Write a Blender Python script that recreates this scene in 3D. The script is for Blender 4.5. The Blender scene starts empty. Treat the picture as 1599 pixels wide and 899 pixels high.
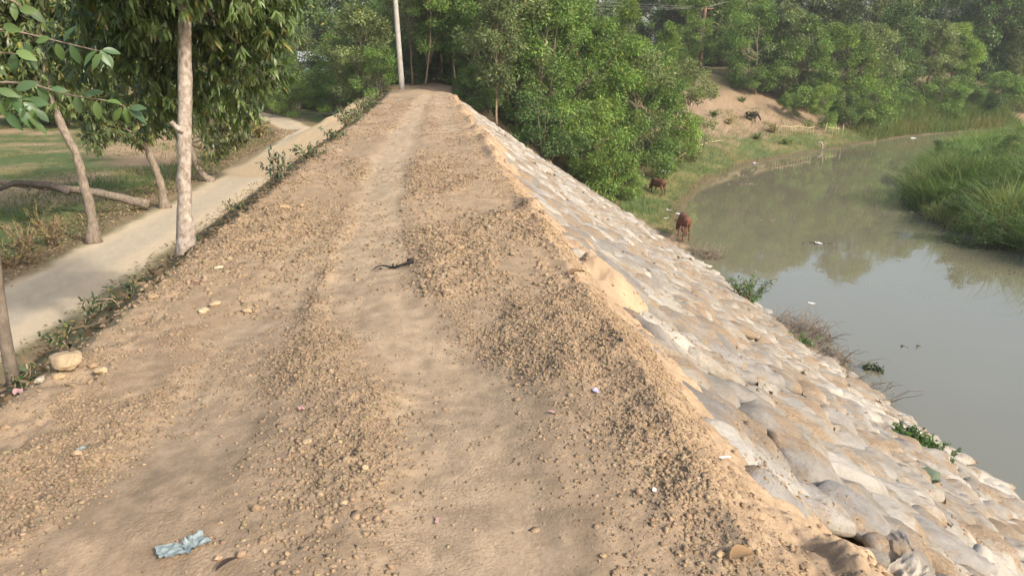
import bpy, math, random
import numpy as np
from mathutils import Vector, Matrix, Euler

random.seed(11)
RNG = np.random.default_rng(11)
R = math.radians
SC = bpy.context.scene
COL = SC.collection

# ------------------------------------------------------------------ camera
CAM_H = 1.6
cam_d = bpy.data.cameras.new('camera')
cam_d.sensor_width = 36.0
cam_d.lens = 26.0
cam_d.clip_start = 0.05
cam_d.clip_end = 4000
cam = bpy.data.objects.new('camera', cam_d)
COL.objects.link(cam)
cam.location = (0, 0, CAM_H)
cam.rotation_euler = (R(90 - 16.97), 0, R(-6.07))
SC.camera = cam

# ------------------------------------------------------------------ sky, sun, exposure
SUN_EL, SUN_AZ = 34.0, 138.0            # azimuth clockwise from +Y (behind, right of the camera)
w = bpy.data.worlds.new('World')
SC.world = w
w.use_nodes = True
nt = w.node_tree
bg = nt.nodes['Background']
sky = nt.nodes.new('ShaderNodeTexSky')
sky.sky_type = 'NISHITA'
sky.sun_disc = False
sky.sun_elevation = R(SUN_EL)
sky.sun_rotation = R(SUN_AZ)
sky.air_density = 1.2
sky.dust_density = 5.0
sky.ozone_density = 1.0
nt.links.new(sky.outputs[0], bg.inputs[0])
bg.inputs[1].default_value = 0.15
sd = bpy.data.lights.new('sun', 'SUN')
sd.energy = 2.35
sd.angle = R(2.0)
sd.color = (1.0, 0.93, 0.84)
sun = bpy.data.objects.new('sun', sd)
COL.objects.link(sun)
tosun = Vector((math.sin(R(SUN_AZ)) * math.cos(R(SUN_EL)), math.cos(R(SUN_AZ)) * math.cos(R(SUN_EL)), math.sin(R(SUN_EL))))
sun.rotation_euler = tosun.to_track_quat('Z', 'Y').to_euler()
sun.location = (20, -20, 30)
SC.view_settings.view_transform = 'Standard'
SC.view_settings.look = 'None'
SC.view_settings.gamma = 1.0
SC.view_settings.exposure = 0.78
SC.cycles.max_bounces = 6
SC.cycles.diffuse_bounces = 3
SC.cycles.glossy_bounces = 2
SC.cycles.transmission_bounces = 3
SC.cycles.caustics_reflective = False
SC.cycles.caustics_refractive = False
SC.cycles.use_denoising = True

# ------------------------------------------------------------------ maths helpers
F_PX, YAW, PIT = 1155.0, R(6.07), R(16.97)


def ray(px, py):
    a = (px - 799.5) / F_PX
    b = -(py - 449.5) / F_PX
    fy = math.cos(PIT) + b * math.sin(PIT)
    z = -math.sin(PIT) + b * math.cos(PIT)
    return a * math.cos(YAW) + fy * math.sin(YAW), -a * math.sin(YAW) + fy * math.cos(YAW), z


def at(px, py, Y):
    """The world point seen at a photo pixel, at a distance Y along the bank."""
    x, y, z = ray(px, py)
    return np.array((x * Y / y, Y, CAM_H + z * Y / y))


def smooth(a, b, x):
    t = np.clip((np.asarray(x, float) - a) / (b - a), 0, 1)
    return t * t * (3 - 2 * t)


def _hash(ix, iy, seed):
    h = (ix.astype(np.int64) * 374761393 + iy.astype(np.int64) * 668265263 + seed * 1274126177) & 0xFFFFFFFF
    h = ((h ^ (h >> 13)) * 1274126177) & 0xFFFFFFFF
    h = h ^ (h >> 16)
    return (h & 0xFFFFFF) / float(0xFFFFFF)


def vn(x, y, seed=0):
    x = np.asarray(x, float)
    y = np.asarray(y, float)
    xi = np.floor(x)
    yi = np.floor(y)
    fx = x - xi
    fy = y - yi
    fx = fx * fx * (3 - 2 * fx)
    fy = fy * fy * (3 - 2 * fy)
    a = _hash(xi, yi, seed)
    b = _hash(xi + 1, yi, seed)
    c = _hash(xi, yi + 1, seed)
    d = _hash(xi + 1, yi + 1, seed)
    return (a + (b - a) * fx) * (1 - fy) + (c + (d - c) * fx) * fy


def fbm(x, y, seed=0, oct=4, lac=2.03, gain=0.5):
    s = 0.0
    amp = 1.0
    tot = 0.0
    for k in range(oct):
        s = s + amp * (vn(x, y, seed + k * 17) - 0.5)
        tot += amp
        amp *= gain
        x = np.asarray(x) * lac + 13.7
        y = np.asarray(y) * lac + 7.1
    return s / tot * 2


def pl_dist(x, y, pts):
    """signed distance to a polyline (positive on its left) and the parameter (index + t)."""
    best = np.full(np.shape(x), 1e9)
    sgn = np.ones(np.shape(x))
    par = np.zeros(np.shape(x))
    for i in range(len(pts) - 1):
        ax, ay = pts[i][:2]
        bx, by = pts[i + 1][:2]
        dx, dy = bx - ax, by - ay
        t = np.clip(((x - ax) * dx + (y - ay) * dy) / (dx * dx + dy * dy), 0, 1)
        d = np.hypot(x - ax - t * dx, y - ay - t * dy)
        c = dx * (y - ay) - dy * (x - ax)
        m = d < best - 1e-9
        best = np.where(m, d, best)
        sgn = np.where(m, np.where(c >= 0, 1.0, -1.0), sgn)
        par = np.where(m, i + t, par)
    return best * sgn, par


# ------------------------------------------------------------------ terrain
WATER_Z = -6.9
SHORE_L = [(11.4, -80), (11.45, 11.75), (11.0, 18), (11.3, 23), (11.4, 28.6), (12.3, 33.6), (14.2, 41.2), (19.4, 51.3),
           (27.1, 61.6), (39.4, 71.4), (56.8, 84.4), (70, 90), (110, 98), (400, 120)]
SHORE_R = [(25.5, -80), (25.6, 10), (26.3, 22), (26.8, 30), (27.5, 34), (27.5, 38), (30.4, 44.8), (35, 51), (45, 63),
           (55, 75), (72, 79.5), (112, 86), (400, 105)]
ROAD = [(-7.3, -80), (-7.25, 0), (-7.1, 14), (-6.75, 22), (-6.7, 32), (-7.0, 41), (-8.5, 49), (-11.4, 57.5), (-15.6, 66), (-24, 74), (-50, 84)]
RAMP = [(-6.7, 29, -2.42), (-6.4, 36, -2.36), (-6.0, 42, -2.0), (-5.2, 47, -1.5), (-3.6, 51, -.6), (-1.8, 54, 0)]
FOOT = np.array([(0.0, .1), (2.7, .1), (3.5, .12), (5, -.45), (8, -.65), (12.6, -.74), (20, -.6), (34, -.4), (60, 1.0)])


def ramp_info(x, y):
    d, p = pl_dist(x, y, RAMP)
    z = np.interp(p, range(len(RAMP)), [q[2] for q in RAMP])
    return np.abs(d), z


def slope_z(x):
    t = np.clip((np.asarray(x, float) - 1.05) / 10.25, -.5, 1.3)
    return -6.9 * (1.25 * t - .25 * t * t)


def slope_ang(x):
    t = min(max((x - 1.05) / 10.25, 0), 1.1)
    return math.atan(6.9 / 10.25 * (1.25 - .5 * t))


def shore_jit(x, y):
    return 0.45 * fbm(x * 0.35, y * 0.35, 91, 3) + 0.15 * fbm(x * 1.4, y * 1.4, 92, 2)


def base_h(x, y):
    x = np.asarray(x, float)
    y = np.asarray(y, float)
    dl, _ = pl_dist(x, y, SHORE_L)
    dr, _ = pl_dist(x, y, SHORE_R)
    dr = -dr
    far = smooth(36, 44, y)
    dlj = dl + shore_jit(x, y) * far
    bag = np.maximum(slope_z(x), np.interp(dlj, [-6, 0, 3, 8, 12], [-9.5, WATER_Z, -6.35, -6.0, -5.8]))
    n1 = np.interp(dlj, [-6, 0, 2.5, 5, 8, 12, 16], [-8.6, WATER_Z, -6.25, -5.8, -4.2, -1.3, 0.0])
    n2 = np.interp(dlj, [-6, 0, 2.5, 7, 12, 17, 23], [-8.6, WATER_Z, -6.3, -5.0, -2.9, -.2, .9])
    nat = n1 + (n2 - n1) * smooth(52, 66, y)
    kb = smooth(40, 48, y + 0.12 * (x - 6))
    right = bag + (nat - bag) * kb
    top = 0.0 + 0.9 * smooth(70, 110, y)
    right = np.minimum(right, top)
    xt = .16 * fbm(y * .45, y * .0 + 3.3, 15, 3) * smooth(3, 8, y) + np.interp(y, [33, 45, 60, 80, 120], [-2.16, -2.3, -3.5, -7, -12])
    low = -2.42 - 0.12 * smooth(-8.3, -9.5, x) + 1.8 * smooth(85, 140, y)
    left = low + np.clip((x - xt + 3.4) / 3.4, 0, 1) * (0 - low)
    left = np.where(x > xt, top, left)
    h = np.minimum(right, left)
    k = smooth(0.35, 1.9, np.abs(x - xt)) # soften the crest shoulder
    h = h - 0.07 * (1 - k) * (x < 2)
    rd, rz = ramp_info(x, y)
    h = rz + (h - rz) * smooth(.6, 2.6, rd)
    road, _ = pl_dist(x, y, ROAD)
    rm = 1 - smooth(1.0, 1.7, np.abs(road))
    rm = rm * smooth(.8, 3.0, rd)
    h = h + (np.minimum(-2.42 + 1.8 * smooth(85, 140, y), h + 5) - h) * rm * smooth(-.8, -1.4, h)
    # right bank
    drj = dr + 0.6 * shore_jit(x, y)
    hr = np.interp(drj, [-6, 0, 0.6, 3, 10, 35], [-8.8, WATER_Z, -6.5, -5.7, -5.0, -4.2])
    h = np.where(dr > -7, np.maximum(np.where(dl > -3, h, -9), hr), h)
    # let the land rise gently far away
    rr = np.hypot(x, y)
    h = h + 4.0 * smooth(150, 420, rr) * (dr > 6)
    return h


def masks(x, y):
    x = np.asarray(x, float)
    y = np.asarray(y, float)
    dl, _ = pl_dist(x, y, SHORE_L)
    dr, _ = pl_dist(x, y, SHORE_R)
    dr = -dr
    road, _ = pl_dist(x, y, ROAD)
    rd, _ = ramp_info(x, y)
    we = .14 * fbm(y * .5, y * .0 + 1.7, 16, 3) * smooth(4, 9, y)
    crest = smooth(-2.65, -2.1, x) * (1 - smooth(1.15, 1.5, x + we)) * (1 - smooth(42, 52, y))
    fx = np.interp(y, FOOT[:, 0], FOOT[:, 1])
    wv = 0.12 * fbm(x * 1.3, y * 0.9, 5, 3)
    foot = 1 - smooth(0.16, 0.46, np.abs(x - fx + wv))
    foot2 = (1 - smooth(0.12, 0.4, np.abs(x + 1.15 + 0.15 * wv))) * smooth(2.5, 3.2, y) * (1 - smooth(5.5, 8, y))
    # one more smooth patch along the far half
    foot3 = (1 - smooth(0.1, 0.5, np.abs(x - 0.45 + wv))) * smooth(14, 20, y)
    foot = np.maximum(foot, np.maximum(foot2 * .8, foot3 * .6))
    lump = smooth(0.0, 0.42, fbm(x * 1.1, y * 0.7, 21, 3) + 0.12)
    edge = np.maximum(smooth(0.62, 0.95, x + wv) * (1 - smooth(1.3, 1.7, x)), smooth(-1.6, -1.95, x + wv) * (x > -2.55))
    lump = np.clip(np.maximum(lump, edge * (.2 + .5 * smooth(-.2, .3, fbm(x * 1.5, y * 1.1, 29, 3)))) * (1 - 0.85 * foot), 0, 1)
    # a thick spill of clods on the near left of the footpath and one on the right edge
    blob = np.exp(-(((x + .38) / .34) ** 2 + ((y - 3.0) / .75) ** 2)) + np.exp(-(((x - .9) / .25) ** 2 + ((y - 3.2) / .9) ** 2)) * .6 \
        + np.exp(-(((x + 1.0) / .6) ** 2 + ((y - 8.2) / 1.2) ** 2)) * .7 + np.exp(-(((x + .1) / .45) ** 2 + ((y - 6.9) / .7) ** 2)) * .7
    lump = np.clip(lump + blob * (1 - .6 * foot), 0, 1.3)
    return dict(dl=dl, dr=dr, road=road, rd=rd, crest=crest, foot=foot, lump=lump, edge=edge)


def soil_patch(x, y):
    return smooth(.05, .45, fbm(x * 1.1, y * .6, 31, 4))


def bag_end(u):
    return np.interp(u, [0, 1.5, 4.5, 8, 10.5, 12.5], [37, 40, 45, 45, 41, 35])


def bag_zone(x, y, m):
    u = (x - 1.2) * 1.212
    return (m['dl'] > 0) * smooth(.9, 1.25, x) * (1 - smooth(-.6, .6, y - bag_end(u) - .8 + .6 * fbm(x, y, 14, 2)))


def height(x, y, m=None):
    x = np.asarray(x, float)
    y = np.asarray(y, float)
    if m is None:
        m = masks(x, y)
    h = base_h(x, y)
    c = m['crest']
    slope_r = bag_zone(x, y, m)
    h = h + c * (0.05 * fbm(x * .8, y * .8, 1, 2) + (0.03 + .02 * m['lump']) * m['lump'] * (fbm(x * 3.2, y * 3.2, 2, 3) + .35)
                 + (.016 * m['lump'] + .003) * fbm(x * 11, y * 11, 3, 3) + .010 * m['lump'] * fbm(x * 30, y * 30, 4, 2))
    h = h - c * 0.035 * m['foot']
    # shallow ruts and scrape marks running along the bank
    h = h + c * 0.006 * fbm(x * 9, y * 2.2, 6, 3) * (1 - .5 * m['lump'])
    # sand that has slid over the top rows of bags and lies in the gaps further down
    sl = np.clip((x - 1.2) * 1.2, 0, 99)
    wav = 0.3 * fbm(y * .55, y * .13, 33, 3)
    sand = (1 - smooth(.5, 1.5 + wav + .5 * fbm(y * .5, y * 0 + 1.7, 16, 3) + .7 * (1 - smooth(5, 12, y)), sl)) * (.135 + .03 * (1 - smooth(6, 14, y))) + soil_patch(x, y) * .19
    h = h + slope_r * (sand - .11 + 0.03 * fbm(x * 6, y * 6, 8, 3) + .02 * fbm(x * 20, y * 20, 9, 2))
    # left face and the other banks: broken ground
    nat = (1 - c) * (1 - slope_r) * (1 - (np.abs(m['road']) < 1.4))
    h = h + nat * (0.10 * fbm(x * .5, y * .5, 41, 3) + 0.05 * fbm(x * 2.3, y * 2.3, 42, 3))
    h = h + nat * (y > 55) * (m['dl'] > 3) * (.22 * fbm(x * .7, y * .7, 45, 3) + .10 * np.abs(fbm(x * 1.8, y * 1.8, 46, 2)))
    lf = (x < -1.9) * (x > -5.6) * (y < 45)
    h = h + lf * 0.05 * fbm(x * 5, y * 5, 43, 3)
    h = h + (np.abs(m['road']) < 1.5) * 0.02 * fbm(x * 2, y * .5, 44, 3)
    return h


def hz(x, y):
    return float(height(np.array([x]), np.array([y]))[0])


def mixc(a, b, k):
    k = np.asarray(k)[..., None]
    return a + (np.asarray(b) - a) * k


def ground_col(x, y, h, m):
    n1 = fbm(x * .6, y * .6, 61, 4)
    n2 = fbm(x * 4, y * 4, 62, 4)
    n3 = fbm(x * 14, y * 14, 63, 3)
    n = len(x)
    grass = np.tile(np.array((.090, .120, .045)), (n, 1))
    straw = np.array((.27, .21, .10))
    soil = np.array((.33, .235, .145))
    red = np.array((.235, .16, .105))
    c = mixc(grass, straw, np.clip(.14 + 1.0 * n1 + .7 * n2, 0, .6))
    # bare ground in the field further back
    c = mixc(c, soil, smooth(.05, .4, fbm(x * .16, y * .2, 64, 3) + .25 * smooth(26, 40, y) - .05) * (x < -8))
    # river bank: bare reddish earth up the slope, grass by the water
    bank = (m['dl'] > 0) * (x > -6) * (y > 36)
    bare = bank * smooth(5 - 1.6 * smooth(56, 64, y), 8.5 - 1.2 * smooth(56, 64, y), m['dl'] + 4.0 * n1 + 1.5 * n2) * .95
    c = mixc(c, mixc(np.tile(red, (n, 1)), (.285, .212, .142), np.clip(.5 + n2, 0, 1)), bare)
    c = mixc(c, (.13, .095, .06), bank * (1 - smooth(.3, 1.3, m['dl'])) * .9)
    c = mixc(c, (.105, .095, .05), smooth(12.5, 16.5, m['dl'] + 2 * n1) * (y > 62) * (x > 12))
    # left face of the embankment: dry brown earth, darkened in colour to stand for shade
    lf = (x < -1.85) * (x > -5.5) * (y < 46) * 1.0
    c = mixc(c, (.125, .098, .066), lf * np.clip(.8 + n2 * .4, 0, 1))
    verge = np.exp(-((np.abs(m['road']) - 1.5) / .5) ** 2)
    c = mixc(c, (.22, .16, .10), verge * .85)
    # the dusty road, its middle greyed in the colour for tree shade
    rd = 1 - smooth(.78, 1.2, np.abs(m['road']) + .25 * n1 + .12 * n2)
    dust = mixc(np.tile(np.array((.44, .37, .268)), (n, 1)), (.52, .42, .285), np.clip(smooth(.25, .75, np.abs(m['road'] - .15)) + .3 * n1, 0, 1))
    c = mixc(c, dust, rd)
    c = mixc(c, (.43, .33, .205), 1 - smooth(.8, 1.6, m['rd'] + .3 * n1))
    # crest
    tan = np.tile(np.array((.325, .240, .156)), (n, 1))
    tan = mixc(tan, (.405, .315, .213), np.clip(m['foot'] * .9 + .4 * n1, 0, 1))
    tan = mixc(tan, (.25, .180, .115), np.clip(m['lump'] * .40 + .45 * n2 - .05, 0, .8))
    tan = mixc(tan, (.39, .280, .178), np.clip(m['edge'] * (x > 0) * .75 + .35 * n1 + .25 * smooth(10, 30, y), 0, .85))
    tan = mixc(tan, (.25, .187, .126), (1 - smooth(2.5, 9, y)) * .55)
    tan = tan * (1 + .22 * n3[:, None])
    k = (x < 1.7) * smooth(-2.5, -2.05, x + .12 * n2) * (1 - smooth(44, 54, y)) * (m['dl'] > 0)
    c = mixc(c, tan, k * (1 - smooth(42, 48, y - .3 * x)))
    # track going on into the trees
    tr = 1 - smooth(.9, 1.9, np.abs(x - np.interp(y, [40, 46, 50, 54, 60], [-.4, .2, 2.6, 6, 12])) + .4 * n1)
    c = mixc(c, (.36, .265, .165), tr * (y > 40) * (y < 60))
    # sand between the bags
    sl = smooth(1.2, 1.8, x) * bag_zone(x, y, m)
    sandc = mixc(np.tile(np.array((.39, .285, .185)), (n, 1)), (.27, .20, .13), smooth(2.0, 4.0, x + n1))
    sandc = sandc * (1 + .25 * n2[:, None])
    wild = (m['dl'] > 0) * (x > 1.4) * (y > 33) * (y < 60) * (1 - bag_zone(x, y, m)) * smooth(3, 5, m['dl'])
    c = mixc(c, (.115, .085, .05), wild * np.clip(.85 + .5 * n2, 0, 1))
    c = mixc(c, sandc, sl)
    # mud at the bottom and the far bank
    c = mixc(c, (.12, .10, .06), (h < WATER_Z + .1) * 1.0)
    c = mixc(c, (.10, .095, .045), (m['dr'] > -1) * .9)
    return np.clip(c * (1 + .10 * n3[:, None]), .01, .9)


# ------------------------------------------------------------------ mesh helpers
def make_mesh(name, V, faces, mat=None, colors=None, smooth_sh=False):
    """faces: list of (n, k) index arrays; colors: (nverts, 3)."""
    V = np.ascontiguousarray(V, np.float32)
    me = bpy.data.meshes.new(name)
    me.vertices.add(len(V))
    me.vertices.foreach_set('co', V.ravel())
    faces = [np.asarray(f, np.int32) for f in faces if len(f)]
    nl = sum(f.size for f in faces)
    npoly = sum(len(f) for f in faces)
    me.loops.add(nl)
    me.polygons.add(npoly)
    me.loops.foreach_set('vertex_index', np.concatenate([f.ravel() for f in faces]))
    tot = np.concatenate([np.full(len(f), f.shape[1], np.int32) for f in faces])
    st = np.concatenate([[0], np.cumsum(tot)[:-1]]).astype(np.int32)
    me.polygons.foreach_set('loop_start', st)
    me.polygons.foreach_set('loop_total', tot)
    if smooth_sh:
        me.polygons.foreach_set('use_smooth', np.ones(npoly, bool))
    if colors is not None:
        at_ = me.color_attributes.new('Col', 'FLOAT_COLOR', 'POINT')
        ca = np.ones((len(V), 4), np.float32)
        ca[:, :3] = colors
        at_.data.foreach_set('color', ca.ravel())
    if mat:
        me.materials.append(mat)
    me.update(calc_edges=True)
    me.validate()
    return me


def link(name, me, parent=None, loc=None, rot=None, scale=None):
    o = bpy.data.objects.new(name, me)
    COL.objects.link(o)
    if parent is not None:
        o.parent = parent
    if loc is not None:
        o.location = loc
    if rot is not None:
        o.rotation_euler = rot
    if scale is not None:
        o.scale = scale if hasattr(scale, '__len__') else (scale,) * 3
    return o


def tag(o, label=None, cat=None, group=None, kind=None):
    if label:
        o['label'] = label
    if cat:
        o['category'] = cat
    if group:
        o['group'] = group
    if kind:
        o['kind'] = kind
    return o


def empty(name, loc, label, cat, group=None, rz=0.0):
    o = bpy.data.objects.new(name, None)
    COL.objects.link(o)
    o.location = loc
    o.rotation_euler = (0, 0, rz)
    o.empty_display_size = .2
    return tag(o, label, cat, group)


def copy_tree(o, parent=None):
    c = o.copy()
    COL.objects.link(c)
    if parent is not None:
        c.parent = parent
    for ch in list(o.children):
        copy_tree(ch, c)
    return c


class MB:
    """collects shapes into one mesh"""
    def __init__(self):
        self.V = []
        self.Q = []
        self.T = []
        self.C = []
        self.n = 0

    def add(self, V, Q=None, T=None, C=None):
        V = np.asarray(V, float)
        if Q is not None and len(Q):
            self.Q.append(np.asarray(Q) + self.n)
        if T is not None and len(T):
            self.T.append(np.asarray(T) + self.n)
        self.V.append(V)
        if C is not None:
            C = np.asarray(C, float)
            if C.ndim == 1:
                C = np.tile(C, (len(V), 1))
            self.C.append(C)
        self.n += len(V)

    def tube(self, pts, rad, seg=8, C=None, wob=0.0, rng=RNG, caps=True):
        pts = np.asarray(pts, float)
        n = len(pts)
        rad = np.broadcast_to(np.asarray(rad, float), (n,))
        tan = np.gradient(pts, axis=0)
        tan /= np.linalg.norm(tan, axis=1)[:, None] + 1e-9
        up = np.array((0, 0, 1.0)) if abs(tan[0][2]) < .9 else np.array((0, 1.0, 0))
        V = []
        prev = None
        for i in range(n):
            t = tan[i]
            a = up - t * np.dot(up, t) if prev is None else prev - t * np.dot(prev, t)
            a /= np.linalg.norm(a) + 1e-9
            prev = a
            b = np.cross(t, a)
            ang = np.arange(seg) / seg * 2 * np.pi
            rr = rad[i] * (1 + wob * rng.normal(0, 1, seg))
            V.append(pts[i] + rr[:, None] * (np.cos(ang)[:, None] * a + np.sin(ang)[:, None] * b))
        V = np.concatenate(V)
        i = np.arange(n - 1)[:, None] * seg
        j = np.arange(seg)[None]
        j2 = (j + 1) % seg
        Q = np.stack([i + j, i + j2, i + seg + j2, i + seg + j], -1).reshape(-1, 4)
        T = None
        if caps:
            V = np.concatenate([V, pts[:1], pts[-1:]])
            c0, c1 = len(V) - 2, len(V) - 1
            jj = np.arange(seg)
            T = np.concatenate([np.stack([np.full(seg, c0), (jj + 1) % seg, jj], -1),
                                np.stack([np.full(seg, c1), (n - 1) * seg + jj, (n - 1) * seg + (jj + 1) % seg], -1)])
        self.add(V, Q, T, C)

    def box(self, lo, hi, C=None):
        x0, y0, z0 = lo
        x1, y1, z1 = hi
        V = [(x0, y0, z0), (x1, y0, z0), (x1, y1, z0), (x0, y1, z0), (x0, y0, z1), (x1, y0, z1), (x1, y1, z1), (x0, y1, z1)]
        Q = [(0, 3, 2, 1), (4, 5, 6, 7), (0, 1, 5, 4), (1, 2, 6, 5), (2, 3, 7, 6), (3, 0, 4, 7)]
        self.add(V, Q, None, C)

    def mesh(self, name, mat, smooth_sh=True):
        V = np.concatenate(self.V)
        fs = []
        if self.Q:
            fs.append(np.concatenate(self.Q))
        if self.T:
            fs.append(np.concatenate(self.T))
        C = np.concatenate(self.C) if self.C and sum(len(c) for c in self.C) == len(V) else None
        return make_mesh(name, V, fs, mat, C, smooth_sh)

    def build(self, name, mat, parent=None, smooth_sh=True):
        return link(name, self.mesh(name, mat, smooth_sh), parent)


# ------------------------------------------------------------------ materials
def new_mat(name, rough=.9):
    m = bpy.data.materials.new(name)
    m.use_nodes = True
    nt = m.node_tree
    b = nt.nodes['Principled BSDF']
    b.inputs['Roughness'].default_value = rough
    b.inputs['Specular IOR Level'].default_value = .25
    return m, nt, b


def N(nt, t, **kw):
    n = nt.nodes.new(t)
    for k, v in kw.items():
        if k in n.inputs:
            n.inputs[k].default_value = v
        else:
            setattr(n, k, v)
    return n


def noise(nt, scale, detail=4, rough=.55, vec=None, dim='3D'):
    n = N(nt, 'ShaderNodeTexNoise', Scale=scale, Detail=detail, Roughness=rough)
    if vec is not None:
        nt.links.new(vec, n.inputs['Vector'])
    return n


def ramp(nt, src, stops):
    r = nt.nodes.new('ShaderNodeValToRGB')
    e = r.color_ramp.elements
    while len(e) < len(stops):
        e.new(.5)
    for el, (p, c) in zip(e, stops):
        el.position = p
        el.color = (c, c, c, 1) if not hasattr(c, '__len__') else (*c, 1)
    nt.links.new(src, r.inputs[0])
    return r


def mul(nt, a, b, fac=1.0, mode='MULTIPLY'):
    m = nt.nodes.new('ShaderNodeMix')
    m.data_type = 'RGBA'
    m.blend_type = mode
    m.inputs[0].default_value = fac
    for s, v in ((6, a), (7, b)):
        if hasattr(v, 'links') or hasattr(v, 'is_output'):
            nt.links.new(v, m.inputs[s])
        else:
            m.inputs[s].default_value = (*v, 1)
    return m.outputs[2]


def bump(nt, b, src, strength, dist):
    bn = N(nt, 'ShaderNodeBump', Strength=strength, Distance=dist)
    nt.links.new(src, bn.inputs['Height'])
    nt.links.new(bn.outputs[0], b.inputs['Normal'])
    return bn


def mat_attr(name, rough=.95, nscale=40, amt=(.72, 1.2), bump_d=.01, bump_s=.6, bscale=60, fine=0):
    m, nt, b = new_mat(name, rough)
    b.inputs['Specular IOR Level'].default_value = .1
    a = N(nt, 'ShaderNodeAttribute', attribute_name='Col')
    tc = N(nt, 'ShaderNodeTexCoord')
    n1 = noise(nt, nscale, 6, .65, tc.outputs['Object'])
    r = ramp(nt, n1.outputs[0], [(.25, amt[0]), (.75, amt[1])])
    nt.links.new(mul(nt, a.outputs['Color'], r.outputs[0]), b.inputs['Base Color'])
    n2 = noise(nt, bscale, 6, .7, tc.outputs['Object'])
    bn = bump(nt, b, n2.outputs[0], bump_s, bump_d)
    if fine:
        vo = N(nt, 'ShaderNodeTexVoronoi', Scale=fine)
        nt.links.new(tc.outputs['Object'], vo.inputs['Vector'])
        n3 = noise(nt, 3.0, 4, .6, tc.outputs['Object'])
        r3 = ramp(nt, n3.outputs[0], [(.35, .0), (.7, .4)])
        b2 = N(nt, 'ShaderNodeBump', Distance=-.012)
        nt.links.new(r3.outputs[0], b2.inputs['Strength'])
        nt.links.new(vo.outputs['Distance'], b2.inputs['Height'])
        nt.links.new(b2.outputs[0], bn.inputs['Normal'])
    return m


def mat_noise(name, c1, c2, scale, rough=.9, bump_s=.4, bump_d=.01, stretch=None, objrand=0.0, detail=5):
    m, nt, b = new_mat(name, rough)
    tc = N(nt, 'ShaderNodeTexCoord')
    vec = tc.outputs['Object']
    if stretch:
        mp = N(nt, 'ShaderNodeMapping')
        mp.inputs['Scale'].default_value = stretch
        nt.links.new(vec, mp.inputs['Vector'])
        vec = mp.outputs[0]
    n1 = noise(nt, scale, detail, .62, vec)
    r = ramp(nt, n1.outputs[0], [(.3, c1), (.7, c2)])
    out = r.outputs[0]
    if objrand:
        oi = N(nt, 'ShaderNodeObjectInfo')
        r2 = ramp(nt, oi.outputs['Random'], [(0, 1 - objrand), (1, 1 + objrand)])
        out = mul(nt, out, r2.outputs[0])
    nt.links.new(out, b.inputs['Base Color'])
    if bump_s:
        n2 = noise(nt, scale * 2.2, 6, .7, vec)
        bump(nt, b, n2.outputs[0], bump_s, bump_d)
    return m


def mat_leaf(name, tint=(1, 1, 1), transl=.3, rough=.5, objrand=.16, spec=.3):
    m, nt, b = new_mat(name, rough)
    b.inputs['Specular IOR Level'].default_value = spec
    a = N(nt, 'ShaderNodeAttribute', attribute_name='Col')
    oi = N(nt, 'ShaderNodeObjectInfo')
    r2 = ramp(nt, oi.outputs['Random'], [(0, (1 - objrand, 1 - objrand * .8, 1 - objrand * .3)), (.5, (1, 1, 1)), (1, (1 + objrand * 1.2, 1 + objrand * .7, 1))])
    c = mul(nt, mul(nt, a.outputs['Color'], r2.outputs[0]), tint)
    nt.links.new(c, b.inputs['Base Color'])
    t = N(nt, 'ShaderNodeBsdfTranslucent')
    nt.links.new(mul(nt, c, (1.05, 1.2, .6)), t.inputs[0])
    mx = N(nt, 'ShaderNodeMixShader')
    mx.inputs[0].default_value = transl
    nt.links.new(b.outputs[0], mx.inputs[1])
    nt.links.new(t.outputs[0], mx.inputs[2])
    nt.links.new(mx.outputs[0], nt.nodes['Material Output'].inputs[0])
    return m


M = {}
M['ground'] = mat_attr('earth', .96, 55, (.80, 1.15), .005, .6, 75, 70)
M['clod'] = mat_attr('clod_earth', .95, 70, (.72, 1.12), .008, .7, 130)
M['leaf_dull'] = mat_leaf('dull_leaf', (.8, .8, .8))
M['leaf'] = mat_leaf('tree_leaf', (1.36, 1.45, 1.2))
M['leaf_gloss'] = mat_leaf('broad_leaf', transl=.25, rough=.38, objrand=.12, spec=.45)
M['blade'] = mat_leaf('grass_blade', transl=.35, rough=.6, objrand=.05)
M['dry'] = mat_leaf('dry_leaf', transl=.2, rough=.8, objrand=.05, spec=.1)
M['bark_pale'] = mat_noise('pale_bark', (.17, .125, .09), (.52, .46, .40), 24, .9, .8, .012, (1, 1, .7), 0, 9)
M['bark_brown'] = mat_noise('brown_bark', (.12, .095, .07), (.33, .27, .205), 20, .95, 1.0, .02, (1, 1, .35), 0, 9)
M['bark_dark'] = mat_noise('dark_bark', (.06, .05, .045), (.14, .115, .095), 14, .95, .8, .015, (1, 1, .3))
M['bark_stem'] = mat_noise('grey_stem_bark', (.10, .08, .062), (.24, .195, .15), 20, .95, .6, .006, (1, 1, .4))
M['bark_twig'] = mat_noise('twig_bark', (.22, .16, .11), (.38, .29, .20), 20, .95, .4, .004)
M['concrete'] = mat_noise('weathered_concrete', (.30, .28, .25), (.46, .43, .39), 5, .9, .3, .004, (1, 1, .4))
M['wood'] = mat_noise('brown_pole_wood', (.22, .12, .075), (.34, .20, .13), 8, .9, .4, .01, (1, 1, .2))
M['bamboo'] = mat_noise('dry_bamboo', (.36, .28, .16), (.55, .45, .28), 9, .7, .2, .003)
M['wire'] = mat_noise('wire', (.25, .25, .25), (.33, .33, .33), 9, .6, 0)


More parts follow.
